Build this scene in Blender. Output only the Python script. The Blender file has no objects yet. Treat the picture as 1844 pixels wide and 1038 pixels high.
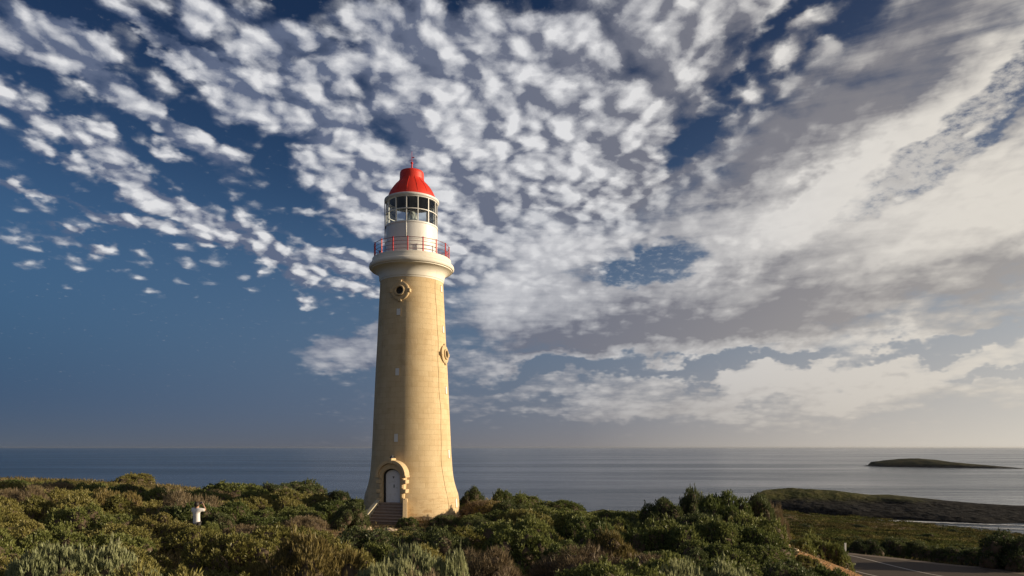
import bpy, bmesh, math, random
import numpy as np
from mathutils import Vector, Matrix, noise as mnoise
R = math.radians
scene = bpy.context.scene
COL = scene.collection

# ------------------------------------------------------------------ camera
EYE = 5.0            # eye height above the ground at the foot of the tower
F_PX = 1270.0        # focal length in photograph pixels
HORIZON = 806.0      # row of the sea horizon
SEA_Z = -55.0
cam_d = bpy.data.cameras.new("camera")
cam_d.sensor_width = 36.0
cam_d.lens = F_PX / 1844 * 36.0
cam_d.shift_y = (HORIZON - 519) / 1844
cam_d.clip_start = 0.3
cam_d.clip_end = 200000.0
cam = bpy.data.objects.new("camera", cam_d)
cam.location = (0, 0, EYE)
cam.rotation_euler = (R(90), 0, 0)
COL.objects.link(cam)
scene.camera = cam

# ------------------------------------------------------------------ light
SUN_EL, SUN_AZ = 11.0, 92.0          # degrees; azimuth from +Y towards +X
sd = Vector((math.sin(R(SUN_AZ)) * math.cos(R(SUN_EL)), math.cos(R(SUN_AZ)) * math.cos(R(SUN_EL)), math.sin(R(SUN_EL))))
sun_d = bpy.data.lights.new("sun", 'SUN')
sun_d.energy = 5.0
sun_d.angle = R(0.6)
sun_d.color = (1.0, 0.82, 0.58)
sun = bpy.data.objects.new("sun", sun_d)
sun.rotation_euler = sd.to_track_quat('Z', 'Y').to_euler()
sun.location = sd * 200
COL.objects.link(sun)
scene.view_settings.view_transform = 'Standard'
scene.view_settings.look = 'None'
scene.view_settings.exposure = 0.35
scene.view_settings.gamma = 1.0
scene.cycles.max_bounces = 6
scene.cycles.transparent_max_bounces = 8
scene.cycles.use_denoising = True

# ------------------------------------------------------------------ node helper
class NT:
    def __init__(s, tree):
        s.t = tree
        tree.nodes.clear()
    def n(s, typ, ins=(), **props):
        nd = s.t.nodes.new(typ)
        for k, v in props.items():
            setattr(nd, k, v)
        items = ins.items() if isinstance(ins, dict) else enumerate(ins)
        for k, v in items:
            s.put(nd.inputs[k], v)
        return nd
    def put(s, sock, v):
        if v is None:
            return
        if isinstance(v, bpy.types.NodeSocket):
            s.t.links.new(v, sock)
        else:
            if sock.type == 'RGBA' and isinstance(v, (tuple, list)) and len(v) == 3:
                v = tuple(v) + (1.0,)
            sock.default_value = v
    def m(s, op, a, b=None, c=None, clamp=False):
        return s.n('ShaderNodeMath', (a, b, c), operation=op, use_clamp=clamp).outputs[0]
    def add(s, a, b): return s.m('ADD', a, b)
    def sub(s, a, b): return s.m('SUBTRACT', a, b)
    def mul(s, a, b): return s.m('MULTIPLY', a, b)
    def mad(s, a, b, c): return s.m('MULTIPLY_ADD', a, b, c)
    def vm(s, op, a, b=None, out=0, scale=None):
        nd = s.n('ShaderNodeVectorMath', (a, b), operation=op)
        if scale is not None: s.put(nd.inputs['Scale'], scale)
        return nd.outputs[out]
    def xyz(s, v): return s.n('ShaderNodeSeparateXYZ', (v,)).outputs
    def cxyz(s, x, y, z=0.0): return s.n('ShaderNodeCombineXYZ', (x, y, z)).outputs[0]
    def map(s, v, loc=(0,0,0), rot=(0,0,0), scale=(1,1,1), typ='POINT'):
        return s.n('ShaderNodeMapping', {'Vector': v, 'Location': loc, 'Rotation': rot, 'Scale': scale}, vector_type=typ).outputs[0]
    def noise(s, v, scale, detail=3.0, rough=0.5, dist=0.0, lac=2.0, col=False):
        nd = s.n('ShaderNodeTexNoise', {'Vector': v, 'Scale': scale, 'Detail': detail, 'Roughness': rough, 'Distortion': dist, 'Lacunarity': lac})
        return nd.outputs[1 if col else 0]
    def voro(s, v, scale, feature='F1', rand=1.0, smooth=None, out='Distance', detail=0.0):
        nd = s.n('ShaderNodeTexVoronoi', feature=feature)
        s.put(nd.inputs['Vector'], v); s.put(nd.inputs['Scale'], scale); s.put(nd.inputs['Randomness'], rand); s.put(nd.inputs['Detail'], detail)
        if smooth is not None: s.put(nd.inputs['Smoothness'], smooth)
        return nd.outputs[out]
    def ss(s, v, a, b, c=0.0, d=1.0, kind='SMOOTHSTEP'):
        return s.n('ShaderNodeMapRange', (v, a, b, c, d), interpolation_type=kind, clamp=True).outputs[0]
    def mix(s, f, a, b, blend='MIX'):
        nd = s.n('ShaderNodeMix', data_type='RGBA', blend_type=blend)
        s.put(nd.inputs[0], f); s.put(nd.inputs[6], a); s.put(nd.inputs[7], b)
        return nd.outputs[2]
    def ramp(s, f, stops):
        nd = s.n('ShaderNodeValToRGB', (f,))
        cr = nd.color_ramp
        while len(cr.elements) < len(stops): cr.elements.new(0.5)
        for e, (p, c) in zip(cr.elements, stops):
            e.position = p
            e.color = (c, c, c, 1) if not isinstance(c, (tuple, list)) else tuple(c) + (1,)
        return nd.outputs[0]

def lin(*rgb):
    return tuple((c/255/12.92 if c/255 <= 0.04045 else ((c/255 + 0.055)/1.055)**2.4) for c in rgb)

# ------------------------------------------------------------------ sky
world = bpy.data.worlds.new("World")
scene.world = world
world.use_nodes = True
STR = 0.1
K = 1.0 / STR
w = NT(world.node_tree)
D = w.n('ShaderNodeTexCoord').outputs['Generated']
x, y, z = w.xyz(D)
hz = w.m('SQRT', w.add(w.mul(x, x), w.mul(y, y)))
az = w.m('ARCTAN2', x, y)
el = w.m('DIVIDE', z, w.m('MAXIMUM', hz, 0.01))
AE0 = w.cxyz(az, el)
AZ, EL = az, el
zz = w.add(w.m('MAXIMUM', z, 0.0), 0.25)
P = w.cxyz(w.m('DIVIDE', x, zz), w.m('DIVIDE', y, zz))       # where the ray meets the cloud layer

def blob(cx, cy, rx, ry, rot=0.0, wgt=1.0):
    """A soft patch of the sky, centre and radii given in photograph pixels, laid out in azimuth/elevation."""
    u, v = (cx - 922) / F_PX, (HORIZON - cy) / F_PX
    a = math.atan(u); e = v / math.sqrt(1 + u*u)
    ca = math.cos(a)
    c, s = math.cos(R(rot)), math.sin(R(rot))
    ax = Vector((c * ca * ca, s * ca))          # the long axis (rot counter-clockwise on the picture)
    bx = Vector((-s * ca * ca, c * ca))
    # rows of the inverse of [ax*rx, bx*ry]: where (az, el) lies in the ellipse
    a1, a2, b1, b2 = ax.x*rx/F_PX, ax.y*rx/F_PX, bx.x*ry/F_PX, bx.y*ry/F_PX
    det = a1*b2 - b1*a2
    p, q, r, t = b2/det, -b1/det, -a2/det, a1/det
    X = w.mad(AZ, p, w.mad(EL, q, -(p*a + q*e)))
    Y = w.mad(AZ, r, w.mad(EL, t, -(r*a + t*e)))
    d2 = w.mad(X, X, w.mul(Y, Y))
    return w.ss(d2, 0.0, 1.0, wgt, 0.0)

def cover(base, blobs):
    acc = None
    for b in blobs:
        v = blob(*b)
        acc = v if acc is None else w.add(acc, v)
    return w.add(acc, base)
# broad uneven warp shared by the masks, so that their edges are never ellipses
AZ, EL = (w.mad(w.noise(w.map(AE0, scale=(1, 1.6, 1)), 7.0, 5.0, 0.62), 0.17, w.sub(az, 0.085)), w.mad(w.noise(w.map(AE0, loc=(5.3, 2.7, 1.1), scale=(1, 1.6, 1)), 7.0, 5.0, 0.62), 0.17, w.sub(el, 0.085)))

coverA = cover(-0.30, [       # altocumulus puffs, in streets
    (60, 80, 150, 62, -15, 1.15), (20, 45, 90, 40, 0, 0.2), (0, 170, 60, 30, 0, 0.4),
    (270, 195, 230, 50, -28, 1.2), (150, 255, 60, 30, -30, 0.3),
    (90, 225, 150, 42, -32, 1.0), (250, 320, 170, 48, -32, 1.15), (390, 415, 190, 44, -30, 1.1), (500, 495, 150, 36, -25, 1.0),
    (320, 100, 180, 34, -24, 1.0), (60, 335, 130, 22, -10, 0.8), (240, 405, 150, 30, -10, 0.95), (140, 430, 110, 18, 0, .7), (470, 415, 120, 20, -8, .7),
    (620, 495, 130, 44, -18, 1.15), (360, 15, 80, 60, 0, 0.75), (470, 60, 100, 70, 0, 0.75),
    (430, 175, 100, 64, 0, 0.85), (560, 110, 120, 66, 0, 0.8), (760, 70, 150, 110, 0, 0.75), (660, 60, 60, 60, 0, .4),
    (590, 255, 330, 84, -30, 0.8), (760, 330, 320, 190, -35, 0.7), (740, 410, 190, 70, -20, 0.6),
    (900, 240, 380, 280, -30, 0.65), (1080, 150, 400, 260, 0, 0.9), (1020, 400, 430, 260, -20, 0.95),
    (1240, 70, 230, 140, 30, 0.4), (1420, 80, 240, 55, 30, 0.6), (1300, 5, 160, 40, 0, .5),
    (1280, 215, 210, 40, 42, -0.6), (1400, 60, 160, 46, 60, -0.5), (1160, 485, 150, 60, 5, -1.3),
    (960, 15, 140, 25, 0, -.12), (700, 230, 70, 40, -30, -.3), (780, 150, 50, 40, 0, -.25), (1330, 130, 90, 40, 50, -.3)])
coverB = cover(-0.50, [       # smooth sheet, right half
    (1450, 400, 800, 260, 8, 0.85), (1600, 170, 600, 180, 27, 1.0), (1700, 390, 520, 160, 10, 0.6), (1100, 520, 420, 180, 0, 0.5),
    (1060, 580, 420, 90, 0, 0.6), (1450, 540, 640, 110, 6, 0.75), (930, 500, 200, 160, 0, 0.3),
    (1250, 640, 560, 40, 3, 0.4), (1640, 640, 460, 50, 8, 0.65), (1150, 700, 600, 34, 1, 0.7), (1600, 720, 500, 40, 1, .4), (1500, 700, 600, 30, 2, .45), (1760, 570, 260, 36, 10, 0.5), (870, 660, 240, 30, 2, .6), (645, 632, 150, 52, 12, 1.25),
    (1770, 205, 330, 66, 33, -1.35), (1590, 325, 170, 40, 33, -0.8), (1160, 485, 150, 56, 5, -1.7), (1410, 70, 170, 80, 50, -0.7), (1080, 200, 400, 260, -15, -0.7),
    (1280, 225, 240, 50, 42, -0.55), (1700, 608, 230, 24, 14, -1.2), (1350, 655, 230, 20, 2, -0.95), (1030, 668, 250, 26, 3, -0.95), (1850, 636, 180, 16, 8, -.9), (1540, 690, 760, 90, 2, .38)])
coverC = cover(-0.55, [       # fine ripples on the blue gaps
    (1720, 225, 340, 90, 33, 0.62), (1560, 345, 260, 80, 25, 0.55), (1160, 480, 190, 85, 5, 0.30), (620, 495, 130, 40, -18, 0.6), (1800, 170, 170, 60, 35, .2)])
bright = cover(0.40, [        # where the sheet glows and where it is thick and grey
    (1640, 240, 520, 75, 27, 0.8), (1480, 360, 380, 80, 20, 0.5), (1720, 380, 400, 130, 10, 0.62), (1850, 330, 240, 140, 0, .3), (1180, 420, 360, 110, 0, 0.42), (940, 480, 260, 160, 0, 0.38),
    (1540, 150, 480, 90, 27, -0.35), (1380, 260, 280, 60, 25, -0.3), (1340, 430, 260, 46, 15, -0.34), (1540, 530, 560, 45, 7, -0.26), (1150, 600, 420, 60, 0, -0.35), (1840, 560, 240, 40, 8, -.3), (1640, 640, 480, 70, 8, 0.6), (1250, 640, 520, 36, 2, .5), (1450, 690, 760, 90, 2, .6)])

# ---- altocumulus
grp = bpy.data.node_groups.new("cloud_puffs", 'ShaderNodeTree')
grp.interface.new_socket("P", in_out='INPUT', socket_type='NodeSocketVector')
grp.interface.new_socket("Value", in_out='OUTPUT', socket_type='NodeSocketFloat')
g = NT(grp)
gi = g.n('NodeGroupInput').outputs[0]
gx, gy, gz = g.xyz(gi)
wx = g.add(g.mad(g.noise(gi, 6.2, 2.0, 0.55), 0.07, gx), g.mul(g.noise(gi, 38.0, 3.0, 0.6), 0.020))
gj = g.vm('ADD', gi, (3.7, 8.1, 0.4))
wy = g.add(g.mad(g.noise(gj, 6.2, 2.0, 0.55), 0.07, gy), g.mul(g.noise(gj, 38.0, 3.0, 0.6), 0.020))
q = g.map(g.cxyz(wx, wy), rot=(0, 0, 0.35), scale=(1.0, 0.95, 1))
v1 = g.voro(q, 15.6, 'SMOOTH_F1', smooth=0.5)
v2 = g.voro(q, 39.0, 'SMOOTH_F1', smooth=0.5)
n1 = g.noise(gi, 5.2, 3.0, 0.55)
n2 = g.noise(q, 42.0, 4.0, 0.6)
val = g.add(g.mul(g.sub(0.42, v1), 1.7), g.mul(g.sub(0.40, v2), 0.5))
val = g.add(val, g.mul(g.sub(n1, 0.5), 1.1))
val = g.add(val, g.mul(g.sub(n2, 0.5), 0.52))
go = g.n('NodeGroupOutput')
grp.links.new(val, go.inputs[0])
def puffs(v):
    nd = w.n('ShaderNodeGroup', node_tree=grp)
    w.put(nd.inputs[0], v)
    return nd.outputs[0]
pA = puffs(P)
pB = puffs(w.vm('ADD', P, (0.018, -0.008, 0)))       # one step towards the sun
thickA = w.add(pA, coverA)
thickA = w.sub(thickA, w.ss(el, 0.24, 0.15, 0.0, 0.9))
aA = w.mul(w.ss(thickA, -0.50, 0.58), 0.98)
slope = w.sub(pA, pB)
litA = w.m('ADD', w.mad(w.mad(pA, 1.0, w.mul(coverA, 0.22)), 0.66, 0.30), w.mul(slope, 0.95), clamp=True)

# ---- sheet
q2 = w.map(P, rot=(0, 0, -0.45), scale=(1.0, 0.36, 1))
n3 = w.noise(q2, 4.6, 7.0, 0.6, 0.2)
n4 = w.noise(w.map(AE0, rot=(0, 0, -0.14), scale=(0.7, 6.0, 1)), 9.0, 5.0, 0.58, 0.3)
thickB0 = w.add(w.mad(pA, 0.42, coverB), w.add(w.mul(w.sub(n3, 0.5), 1.1), w.mul(w.sub(n4, 0.5), w.ss(el, 0.30, 0.05, 1.1, 1.7))))
thickB = w.add(w.sub(thickB0, w.ss(az, -0.25, -0.40, 0.0, 0.9)), w.ss(w.m('ABSOLUTE', az), 0.9, 1.7, 0.0, 0.85))  # last term: unseen cloud added behind the camera to warm the fill light
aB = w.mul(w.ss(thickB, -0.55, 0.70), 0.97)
litB = w.m('ADD', w.mad(pA, 0.26, w.mul(bright, 0.78)), w.add(w.mul(w.sub(n3, 0.5), 1.5), w.mul(w.sub(n4, 0.5), 0.75)), clamp=True)
# ---- ripples
q3 = P
n5 = w.noise(q3, 46.0, 5.0, 0.68)
v5 = w.voro(q3, 52.0, 'SMOOTH_F1', smooth=0.5)
thickC = w.add(coverC, w.add(w.mul(w.sub(n5, 0.5), 2.0), w.mul(w.sub(0.4, v5), 0.5)))
aC = w.mul(w.ss(thickC, -0.35, 0.65), 0.85)

EXPO = 2 ** -scene.view_settings.exposure
def kl(*c): return tuple(v * K * EXPO for v in lin(*c))
# ---- colours
skyn = w.n('ShaderNodeTexSky', sky_type='NISHITA', sun_disc=False, sun_elevation=R(SUN_EL), sun_rotation=R(SUN_AZ), altitude=60.0, air_density=1.0, dust_density=0.6, ozone_density=3.0)
side = w.ss(az, -0.65, 0.70, kind='LINEAR')            # 0 away from the sun .. 1 towards it
blue = w.mix(1.0, skyn.outputs[0], w.mix(w.ss(el, 0.10, 0.60), (0.36, 0.46, 0.57), (0.16, 0.21, 0.30)), 'MULTIPLY')
blue = w.mix(w.ss(el, 0.38, 0.04), blue, w.mix(side, kl(54, 86, 121), kl(120, 138, 160)))
hazecol = w.ramp(side, [(0.0, kl(88, 96, 108)), (0.30, kl(98, 101, 110)), (0.55, kl(132, 129, 130)), (0.80, kl(192, 184, 174)), (1.0, kl(220, 212, 198))])
c_lit = w.mix(w.ss(az, 0.0, 0.7), kl(226, 226, 228), kl(226, 220, 210))
c_shd = w.mix(w.ss(az, -0.4, 0.6), kl(96, 107, 132), kl(126, 125, 131))
col = w.mix(aC, blue, w.mix(0.75, c_shd, c_lit))
colA = w.mix(litA, c_shd, c_lit)
colB = w.mix(litB, c_shd, c_lit)
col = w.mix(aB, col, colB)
col = w.mix(w.mul(aA, w.sub(1.0, w.mul(aB, 0.8))), col, colA)
# haze towards the horizon, deeper on the side of the sun
hh = w.add(w.mul(w.mul(side, side), 0.15), 0.055)
hz_a = w.m('POWER', 2.718, w.mul(w.m('DIVIDE', w.m('MAXIMUM', el, 0.0), hh), -1.0))
hz_a = w.m('MULTIPLY', hz_a, 0.97, clamp=True)
col = w.mix(hz_a, col, hazecol)
bg = w.n('ShaderNodeBackground', (col, STR))
wo = w.n('ShaderNodeOutputWorld', (bg.outputs[0],))
world.cycles.sampling_method = 'MANUAL'
world.cycles.sample_map_resolution = 512
# ------------------------------------------------------------------ helpers
def tag(o, label=None, cat=None, group=None, kind=None):
    if label: o['label'] = label
    if cat: o['category'] = cat
    if group: o['group'] = group
    if kind: o['kind'] = kind
    return o
def link(name, me, parent=None, mat=None):
    o = bpy.data.objects.new(name, me)
    COL.objects.link(o)
    if parent is not None: o.parent = parent
    if mat is not None and me is not None and len(me.materials) == 0: me.materials.append(mat)
    return o
def thing(name, loc, label, cat, group=None, rz=0.0):
    o = link(name, None)
    o.empty_display_size = 0.3
    o.location = loc
    o.rotation_euler = (0, 0, rz)
    return tag(o, label, cat, group)
def mesh_np(name, V, F, smooth=False):
    """Mesh from numpy arrays; F is (n,3) or (n,4)."""
    V = np.asarray(V, np.float32); F = np.asarray(F, np.int32)
    me = bpy.data.meshes.new(name)
    k = F.shape[1]
    me.vertices.add(len(V)); me.vertices.foreach_set('co', V.ravel())
    me.loops.add(F.size); me.loops.foreach_set('vertex_index', F.ravel())
    me.polygons.add(len(F))
    me.polygons.foreach_set('loop_start', np.arange(0, F.size, k, dtype=np.int32))
    me.polygons.foreach_set('loop_total', np.full(len(F), k, np.int32))
    if smooth: me.polygons.foreach_set('use_smooth', np.ones(len(F), bool))
    me.update(calc_edges=True)
    return me
def mesh_bm(name, bm, smooth=False, sharp=None):
    bmesh.ops.recalc_face_normals(bm, faces=bm.faces[:])
    me = bpy.data.meshes.new(name)
    bm.to_mesh(me); bm.free()
    if smooth:
        me.polygons.foreach_set('use_smooth', np.ones(len(me.polygons), bool))
        if sharp: me.set_sharp_from_angle(angle=R(sharp))
    return me
def box(bm, c, s, mat=None, bev=0.0):
    r = bmesh.ops.create_cube(bm, size=1.0)
    vs = r['verts']
    M = Matrix.Translation(Vector(c)) @ Matrix.Diagonal((s[0], s[1], s[2], 1))
    if mat is not None: M = mat @ M
    bmesh.ops.transform(bm, matrix=M, verts=vs)
    if bev > 0:
        es = list({e for v in vs for e in v.link_edges})
        bmesh.ops.bevel(bm, geom=es, offset=bev, segments=1, affect='EDGES')
def tube(bm, pts, r, n=8, cap=True):
    pts = [Vector(p) for p in pts]
    rings = []
    for i, p in enumerate(pts):
        d = (pts[min(i+1, len(pts)-1)] - pts[max(i-1, 0)]).normalized()
        up = Vector((0, 0, 1)) if abs(d.z) < 0.95 else Vector((1, 0, 0))
        a = d.cross(up).normalized(); b = d.cross(a).normalized()
        rr = r[i] if isinstance(r, (list, tuple)) else r
        rings.append([bm.verts.new(p + a*math.cos(2*math.pi*k/n)*rr + b*math.sin(2*math.pi*k/n)*rr) for k in range(n)])
    for A, B in zip(rings, rings[1:]):
        for k in range(n):
            bm.faces.new((A[k], A[(k+1) % n], B[(k+1) % n], B[k]))
    if cap:
        bm.faces.new(rings[0][::-1]); bm.faces.new(rings[-1])
def lathe(bm, prof, n=96, a0=0.0, a1=2*math.pi, closed=False):
    full = abs(a1 - a0 - 2*math.pi) < 1e-6
    m = n if full else n + 1
    rings = []
    for rr, zz_ in prof:
        if rr < 1e-6:
            rings.append([bm.verts.new((0, 0, zz_))]); continue
        rings.append([bm.verts.new((rr*math.cos(a0+(a1-a0)*k/n), rr*math.sin(a0+(a1-a0)*k/n), zz_)) for k in range(m)])
    prs = list(zip(rings, rings[1:])) + ([(rings[-1], rings[0])] if closed else [])
    for A, B in prs:
        for k in range(m if full else m-1):
            k2 = (k+1) % m
            if len(A) == 1 and len(B) == 1: continue
            if len(A) == 1: bm.faces.new((A[0], B[k], B[k2]))
            elif len(B) == 1: bm.faces.new((A[k], A[k2], B[0]))
            else: bm.faces.new((A[k], A[k2], B[k2], B[k]))
def material(name):
    m = bpy.data.materials.new(name)
    m.use_nodes = True
    return m, NT(m.node_tree)
def principled(t, col, rough=0.6, bump=None, bstr=0.3, bdist=0.02, **kw):
    b = t.n('ShaderNodeBsdfPrincipled', {'Base Color': col, 'Roughness': rough})
    for k, v in kw.items(): t.put(b.inputs[k.replace('_', ' ')], v)
    if bump is not None:
        bn = t.n('ShaderNodeBump', {'Height': bump, 'Strength': bstr, 'Distance': bdist})
        t.put(b.inputs['Normal'], bn.outputs[0])
    t.n('ShaderNodeOutputMaterial', (b.outputs[0],))
    return b
def simple(name, col, rough=0.6, var=0.25, scale=6.0, bstr=0.15, metallic=0.0):
    m, t = material(name)
    pos = t.n('ShaderNodeTexCoord').outputs['Object']
    n = t.noise(pos, scale, 5.0, 0.6)
    c = t.mix(n, tuple(v*(1-var) for v in col), tuple(min(1, v*(1+var)) for v in col))
    principled(t, c, rough, n, bstr, 0.01, Metallic=metallic)
    return m
def at(px, py, Y):
    """The point at depth Y that the photograph shows at (px, py)."""
    return Vector(((px - 922) / F_PX * Y, Y, EYE + (HORIZON - py) / F_PX * Y))

# ------------------------------------------------------------------ terrain
CP = np.array([
    (0,-15,3.5),(-40,-15,3),(40,-15,-.6),(0,0,3.3),(-20,0,2.8),(20,0,1.6),(0,8,2.0),(-12,14,1.2),(0,15,1.1),(10,14,1.1),(20,12,.4),
    (-14,31,.95),(-25,31,1.1),(-5,31,.4),(4,31,.25),(-12,22,1.0),(0,22,.8),(8,22,.6),(9,36,.2),(13.3,34,.1),(15.6,36,-.75),(17.6,40,-1.8),(14.8,40,-.1),(16.8,42,-1.0),(12.3,28,.15),(15,28,-.9),(16.5,31,-1.5),(19,28,-1.9),(22,24,-1.9),(12.4,23,.2),(18,19,-.6),
    (-7.1,50,0),(-12,47,.15),(0,50,0),(-7,44,.15),(-7,39,.25),(3,44,.1),(8,46,-.3),(13,44,-.9),(17,46,-2.2),
    (-54,75,1.3),(-42,74,1.3),(-33,70,1.0),(-25,68,.4),(-16,64,-.4),(-9,64,-.7),(-30,50,.9),(-40,55,1.2),(-20,50,.4),(-22,40,.8),(-35,40,1.3),(-70,75,1.6),(-60,45,1.6),(-50,20,1.8),
    (-60,110,-7),(-40,100,-6),(-20,90,-5),(0,85,-5.5),(-70,150,-28),(-30,140,-26),(0,125,-20),(-80,190,-60),(-30,180,-60),(10,165,-50),(30,200,-60),
    (-2,60,-.1),(6,60,-.8),(11,60,-1.3),(12,90,-2.6),(5,75,-2.2),(18,66,-2.6),(20,110,-8),
    (30,62,-4.4),(40,55,-4.1),(20,60,-3.6),(35,48,-3.3),(45,40,-3),(30,80,-6.5),(45,80,-7.5),(60,80,-8.5),(45,120,-11.5),(80,120,-13),(70,200,-19),(120,200,-21),(45,210,-24),
    (110,330,-25.5),(135,330,-27.5),(175,325,-30),(215,300,-32),(75,300,-30),(60,330,-58),(85,375,-60),(118,345,-42),(180,342,-46),(112,385,-60),(180,380,-60),(235,315,-47),(250,335,-60),
    (290,250,-32),(330,300,-60),(380,100,-25),(480,100,-60),(150,80,-14),(250,150,-24),(200,0,-8),(100,20,-6),(80,-60,-4),(-150,0,-10),(-220,0,-60),(-120,80,-12),(-180,120,-60),
    (0,-120,2),(-150,-150,-8),(150,-150,-6),(0,-400,-4),(-400,-400,-60),(450,-300,-30),(600,0,-60),(600,-500,-40),(0,-700,-40)], float)
_d = np.hypot(CP[:,None,0]-CP[None,:,0], CP[:,None,1]-CP[None,:,1])
_A = np.ones((len(CP)+1, len(CP)+1)); _A[:-1,:-1] = _d + np.eye(len(CP))*-0.6; _A[-1,-1] = 0
_W = np.linalg.solve(_A, np.append(CP[:,2], 0))
ROAD = np.array([(50,-60,1.5),(44,-30,.2),(38,-8,-.9),(33,10,-1.6),(29,22,-2.2),(26,32,-2.6),(23.9,39,-2.85),(22.65,43.8,-3.0),(22.05,47,-3.02),(21.6,53,-3.15),(21.0,60,-3.7),(19,70,-4.8),(15,82,-6.2)], float)
def road_samples(step=0.5):
    out = []
    P_ = ROAD
    for i in range(len(P_)-1):
        p0, p1, p2, p3 = P_[max(i-1,0)], P_[i], P_[i+1], P_[min(i+2,len(P_)-1)]
        n = max(2, int(np.linalg.norm(p2-p1)/step))
        for k in range(n):
            t_ = k/n
            out.append(0.5*((2*p1)+(-p0+p2)*t_+(2*p0-5*p1+4*p2-p3)*t_*t_+(-p0+3*p1-3*p2+p3)*t_**3))
    out.append(P_[-1])
    return np.array(out)
RS = road_samples()
def hash_noise(x, y, s, seed=0.0):
    return np.array([mnoise.noise((a*s+seed, b*s-seed, seed)) for a, b in zip(np.ravel(x), np.ravel(y))]).reshape(np.shape(x))
def ground_z(x, y, rough=True):
    x = np.atleast_1d(np.asarray(x, float)); y = np.atleast_1d(np.asarray(y, float))
    z_ = np.full(x.shape, _W[-1])
    for (cx, cy, _), w_ in zip(CP, _W[:-1]):
        z_ = z_ + w_*np.hypot(x-cx, y-cy)
    r_ = np.hypot(x, y)
    # the coastal slope on the right, from the road down to the cliff edge above the inlet
    yy = np.maximum(y, 1.0); brg = x/yy                                   # bearing as a tangent
    k = np.clip((brg-0.18)/0.12, 0, 1)*np.clip((y-56)/22, 0, 1); k = k*k*(3-2*k)
    drop_e = np.interp(brg, [0.18, .30, .376, .534, .613, .715, .85, 1.2], [.086, .090, .0915, .104, .1125, .1235, .140, .17])
    ye = np.interp(brg, [.3, .53, .715, 1.2], [330, 325, 290, 220])
    s_ = np.log(np.clip(y, 60, None)/60)/np.log(ye/60)
    drop = 0.155 + (drop_e-0.155)*np.clip(s_, 0, 1)
    zc_ = EYE - drop*np.minimum(y, ye) - np.maximum(y-ye, 0)*1.1
    z_ = z_*(1-k) + np.maximum(zc_, SEA_Z-6)*k
    if rough:
        z_ = z_ + hash_noise(x, y, 0.16, 3.1)*np.clip(0.22+0.002*r_, 0, .8) + hash_noise(x, y, 0.6, 7.7)*0.07
    # level bed for the tower and for the road
    dt = np.hypot(x+7.1, y-50); k = np.clip((6.5-dt)/2.5, 0, 1); z_ = z_*(1-k) + 0.12*k
    near = (np.abs(x-30) < 60) & (y > -70) & (y < 95)
    if near.any():
        xs, ys = x[near], y[near]
        d2 = (xs[:,None]-RS[None,:,0])**2 + (ys[:,None]-RS[None,:,1])**2
        j = d2.argmin(1); d = np.sqrt(d2[np.arange(len(j)), j])
        side_ = (xs - RS[j,0])
        half = np.where(side_ > 0, np.interp(ys, [30,44.6,48.2,53.5,56], [9.5,9.5,7.2,4.6,4.6]), 4.6)
        k = np.clip(1-(d-half)/4.0, 0, 1); k = k*k*(3-2*k)
        zz2 = z_[near]
        z_[near] = zz2*(1-k) + (RS[j,2]-0.07)*k
    return z_
def gz(x, y):
    return float(ground_z([x], [y])[0])

m_ground, t = material("sandy_heath_soil")
pos = t.n('ShaderNodeNewGeometry').outputs['Position']
n1 = t.noise(pos, 0.25, 6.0, 0.6); n2 = t.noise(pos, 2.2, 6.0, 0.65); n3 = t.noise(pos, 18.0, 3.0, 0.6)
c = t.mix(t.ss(n1, 0.38, 0.62), (0.085, 0.062, 0.030), (0.20, 0.125, 0.060))
c = t.mix(t.ss(n2, 0.45, 0.7), c, (0.075, 0.070, 0.025))
c = t.mix(t.ss(t.noise(t.map(pos, scale=(1, 0.45, 1)), 0.05, 6.0, 0.65), 0.46, 0.58), c, (0.075, 0.078, 0.022))
c = t.mix(t.ss(t.noise(t.map(pos, loc=(40, 9, 0), scale=(1, 0.4, 1)), 0.11, 5.0, 0.65), 0.55, 0.62), c, (0.040, 0.045, 0.015))
c = t.mix(t.ss(n3, 0.62, 0.75), c, (0.34, 0.25, 0.16))
px_, py_, pz_ = t.xyz(pos)
path = t.mul(t.mul(t.ss(px_, -17.0, -13.0), t.ss(px_, -5.0, -7.0)), t.mul(t.ss(py_, 19.0, 24.0), t.ss(py_, 49.0, 45.0)))
c = t.mix(t.mul(path, t.ss(n2, 0.34, 0.55)), c, (0.27, 0.185, 0.10))
bank = t.mul(t.mul(t.ss(px_, 10.0, 12.5), t.ss(px_, 23.0, 21.0)), t.mul(t.ss(py_, 22.0, 28.0), t.ss(py_, 50.0, 44.0)))
c = t.mix(t.mul(bank, t.ss(n2, 0.35, 0.5)), c, (0.34, 0.185, 0.085))
principled(t, c, 0.95, t.add(t.mul(n2, 0.6), t.mul(n3, 0.3)), 0.7, 0.12, Specular_IOR_Level=0.1)

NA = 420
rr = [0.0]; dr = 0.45
while rr[-1] < 900:
    rr.append(rr[-1] + max(0.5, 0.021*rr[-1]))
rr = np.array(rr[1:])
th = np.arange(NA)*2*math.pi/NA
GX = (rr[:,None]*np.cos(th)[None,:]); GY = 20 + rr[:,None]*np.sin(th)[None,:]
GZ = ground_z(GX.ravel(), GY.ravel()).reshape(GX.shape)
far = np.clip((np.hypot(GX, GY-0) - 720)/150, 0, 1)
GZ = GZ*(1-far) + (SEA_Z-6)*far
V = np.stack([GX, GY, GZ], -1).reshape(-1, 3)
V = np.vstack([V, [[0, 20, gz(0, 20)]]])
ii, jj = np.meshgrid(np.arange(len(rr)-1), np.arange(NA), indexing='ij')
F = np.stack([ii*NA+jj, (ii+1)*NA+jj, (ii+1)*NA+(jj+1) % NA, ii*NA+(jj+1) % NA], -1).reshape(-1, 4)
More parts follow.
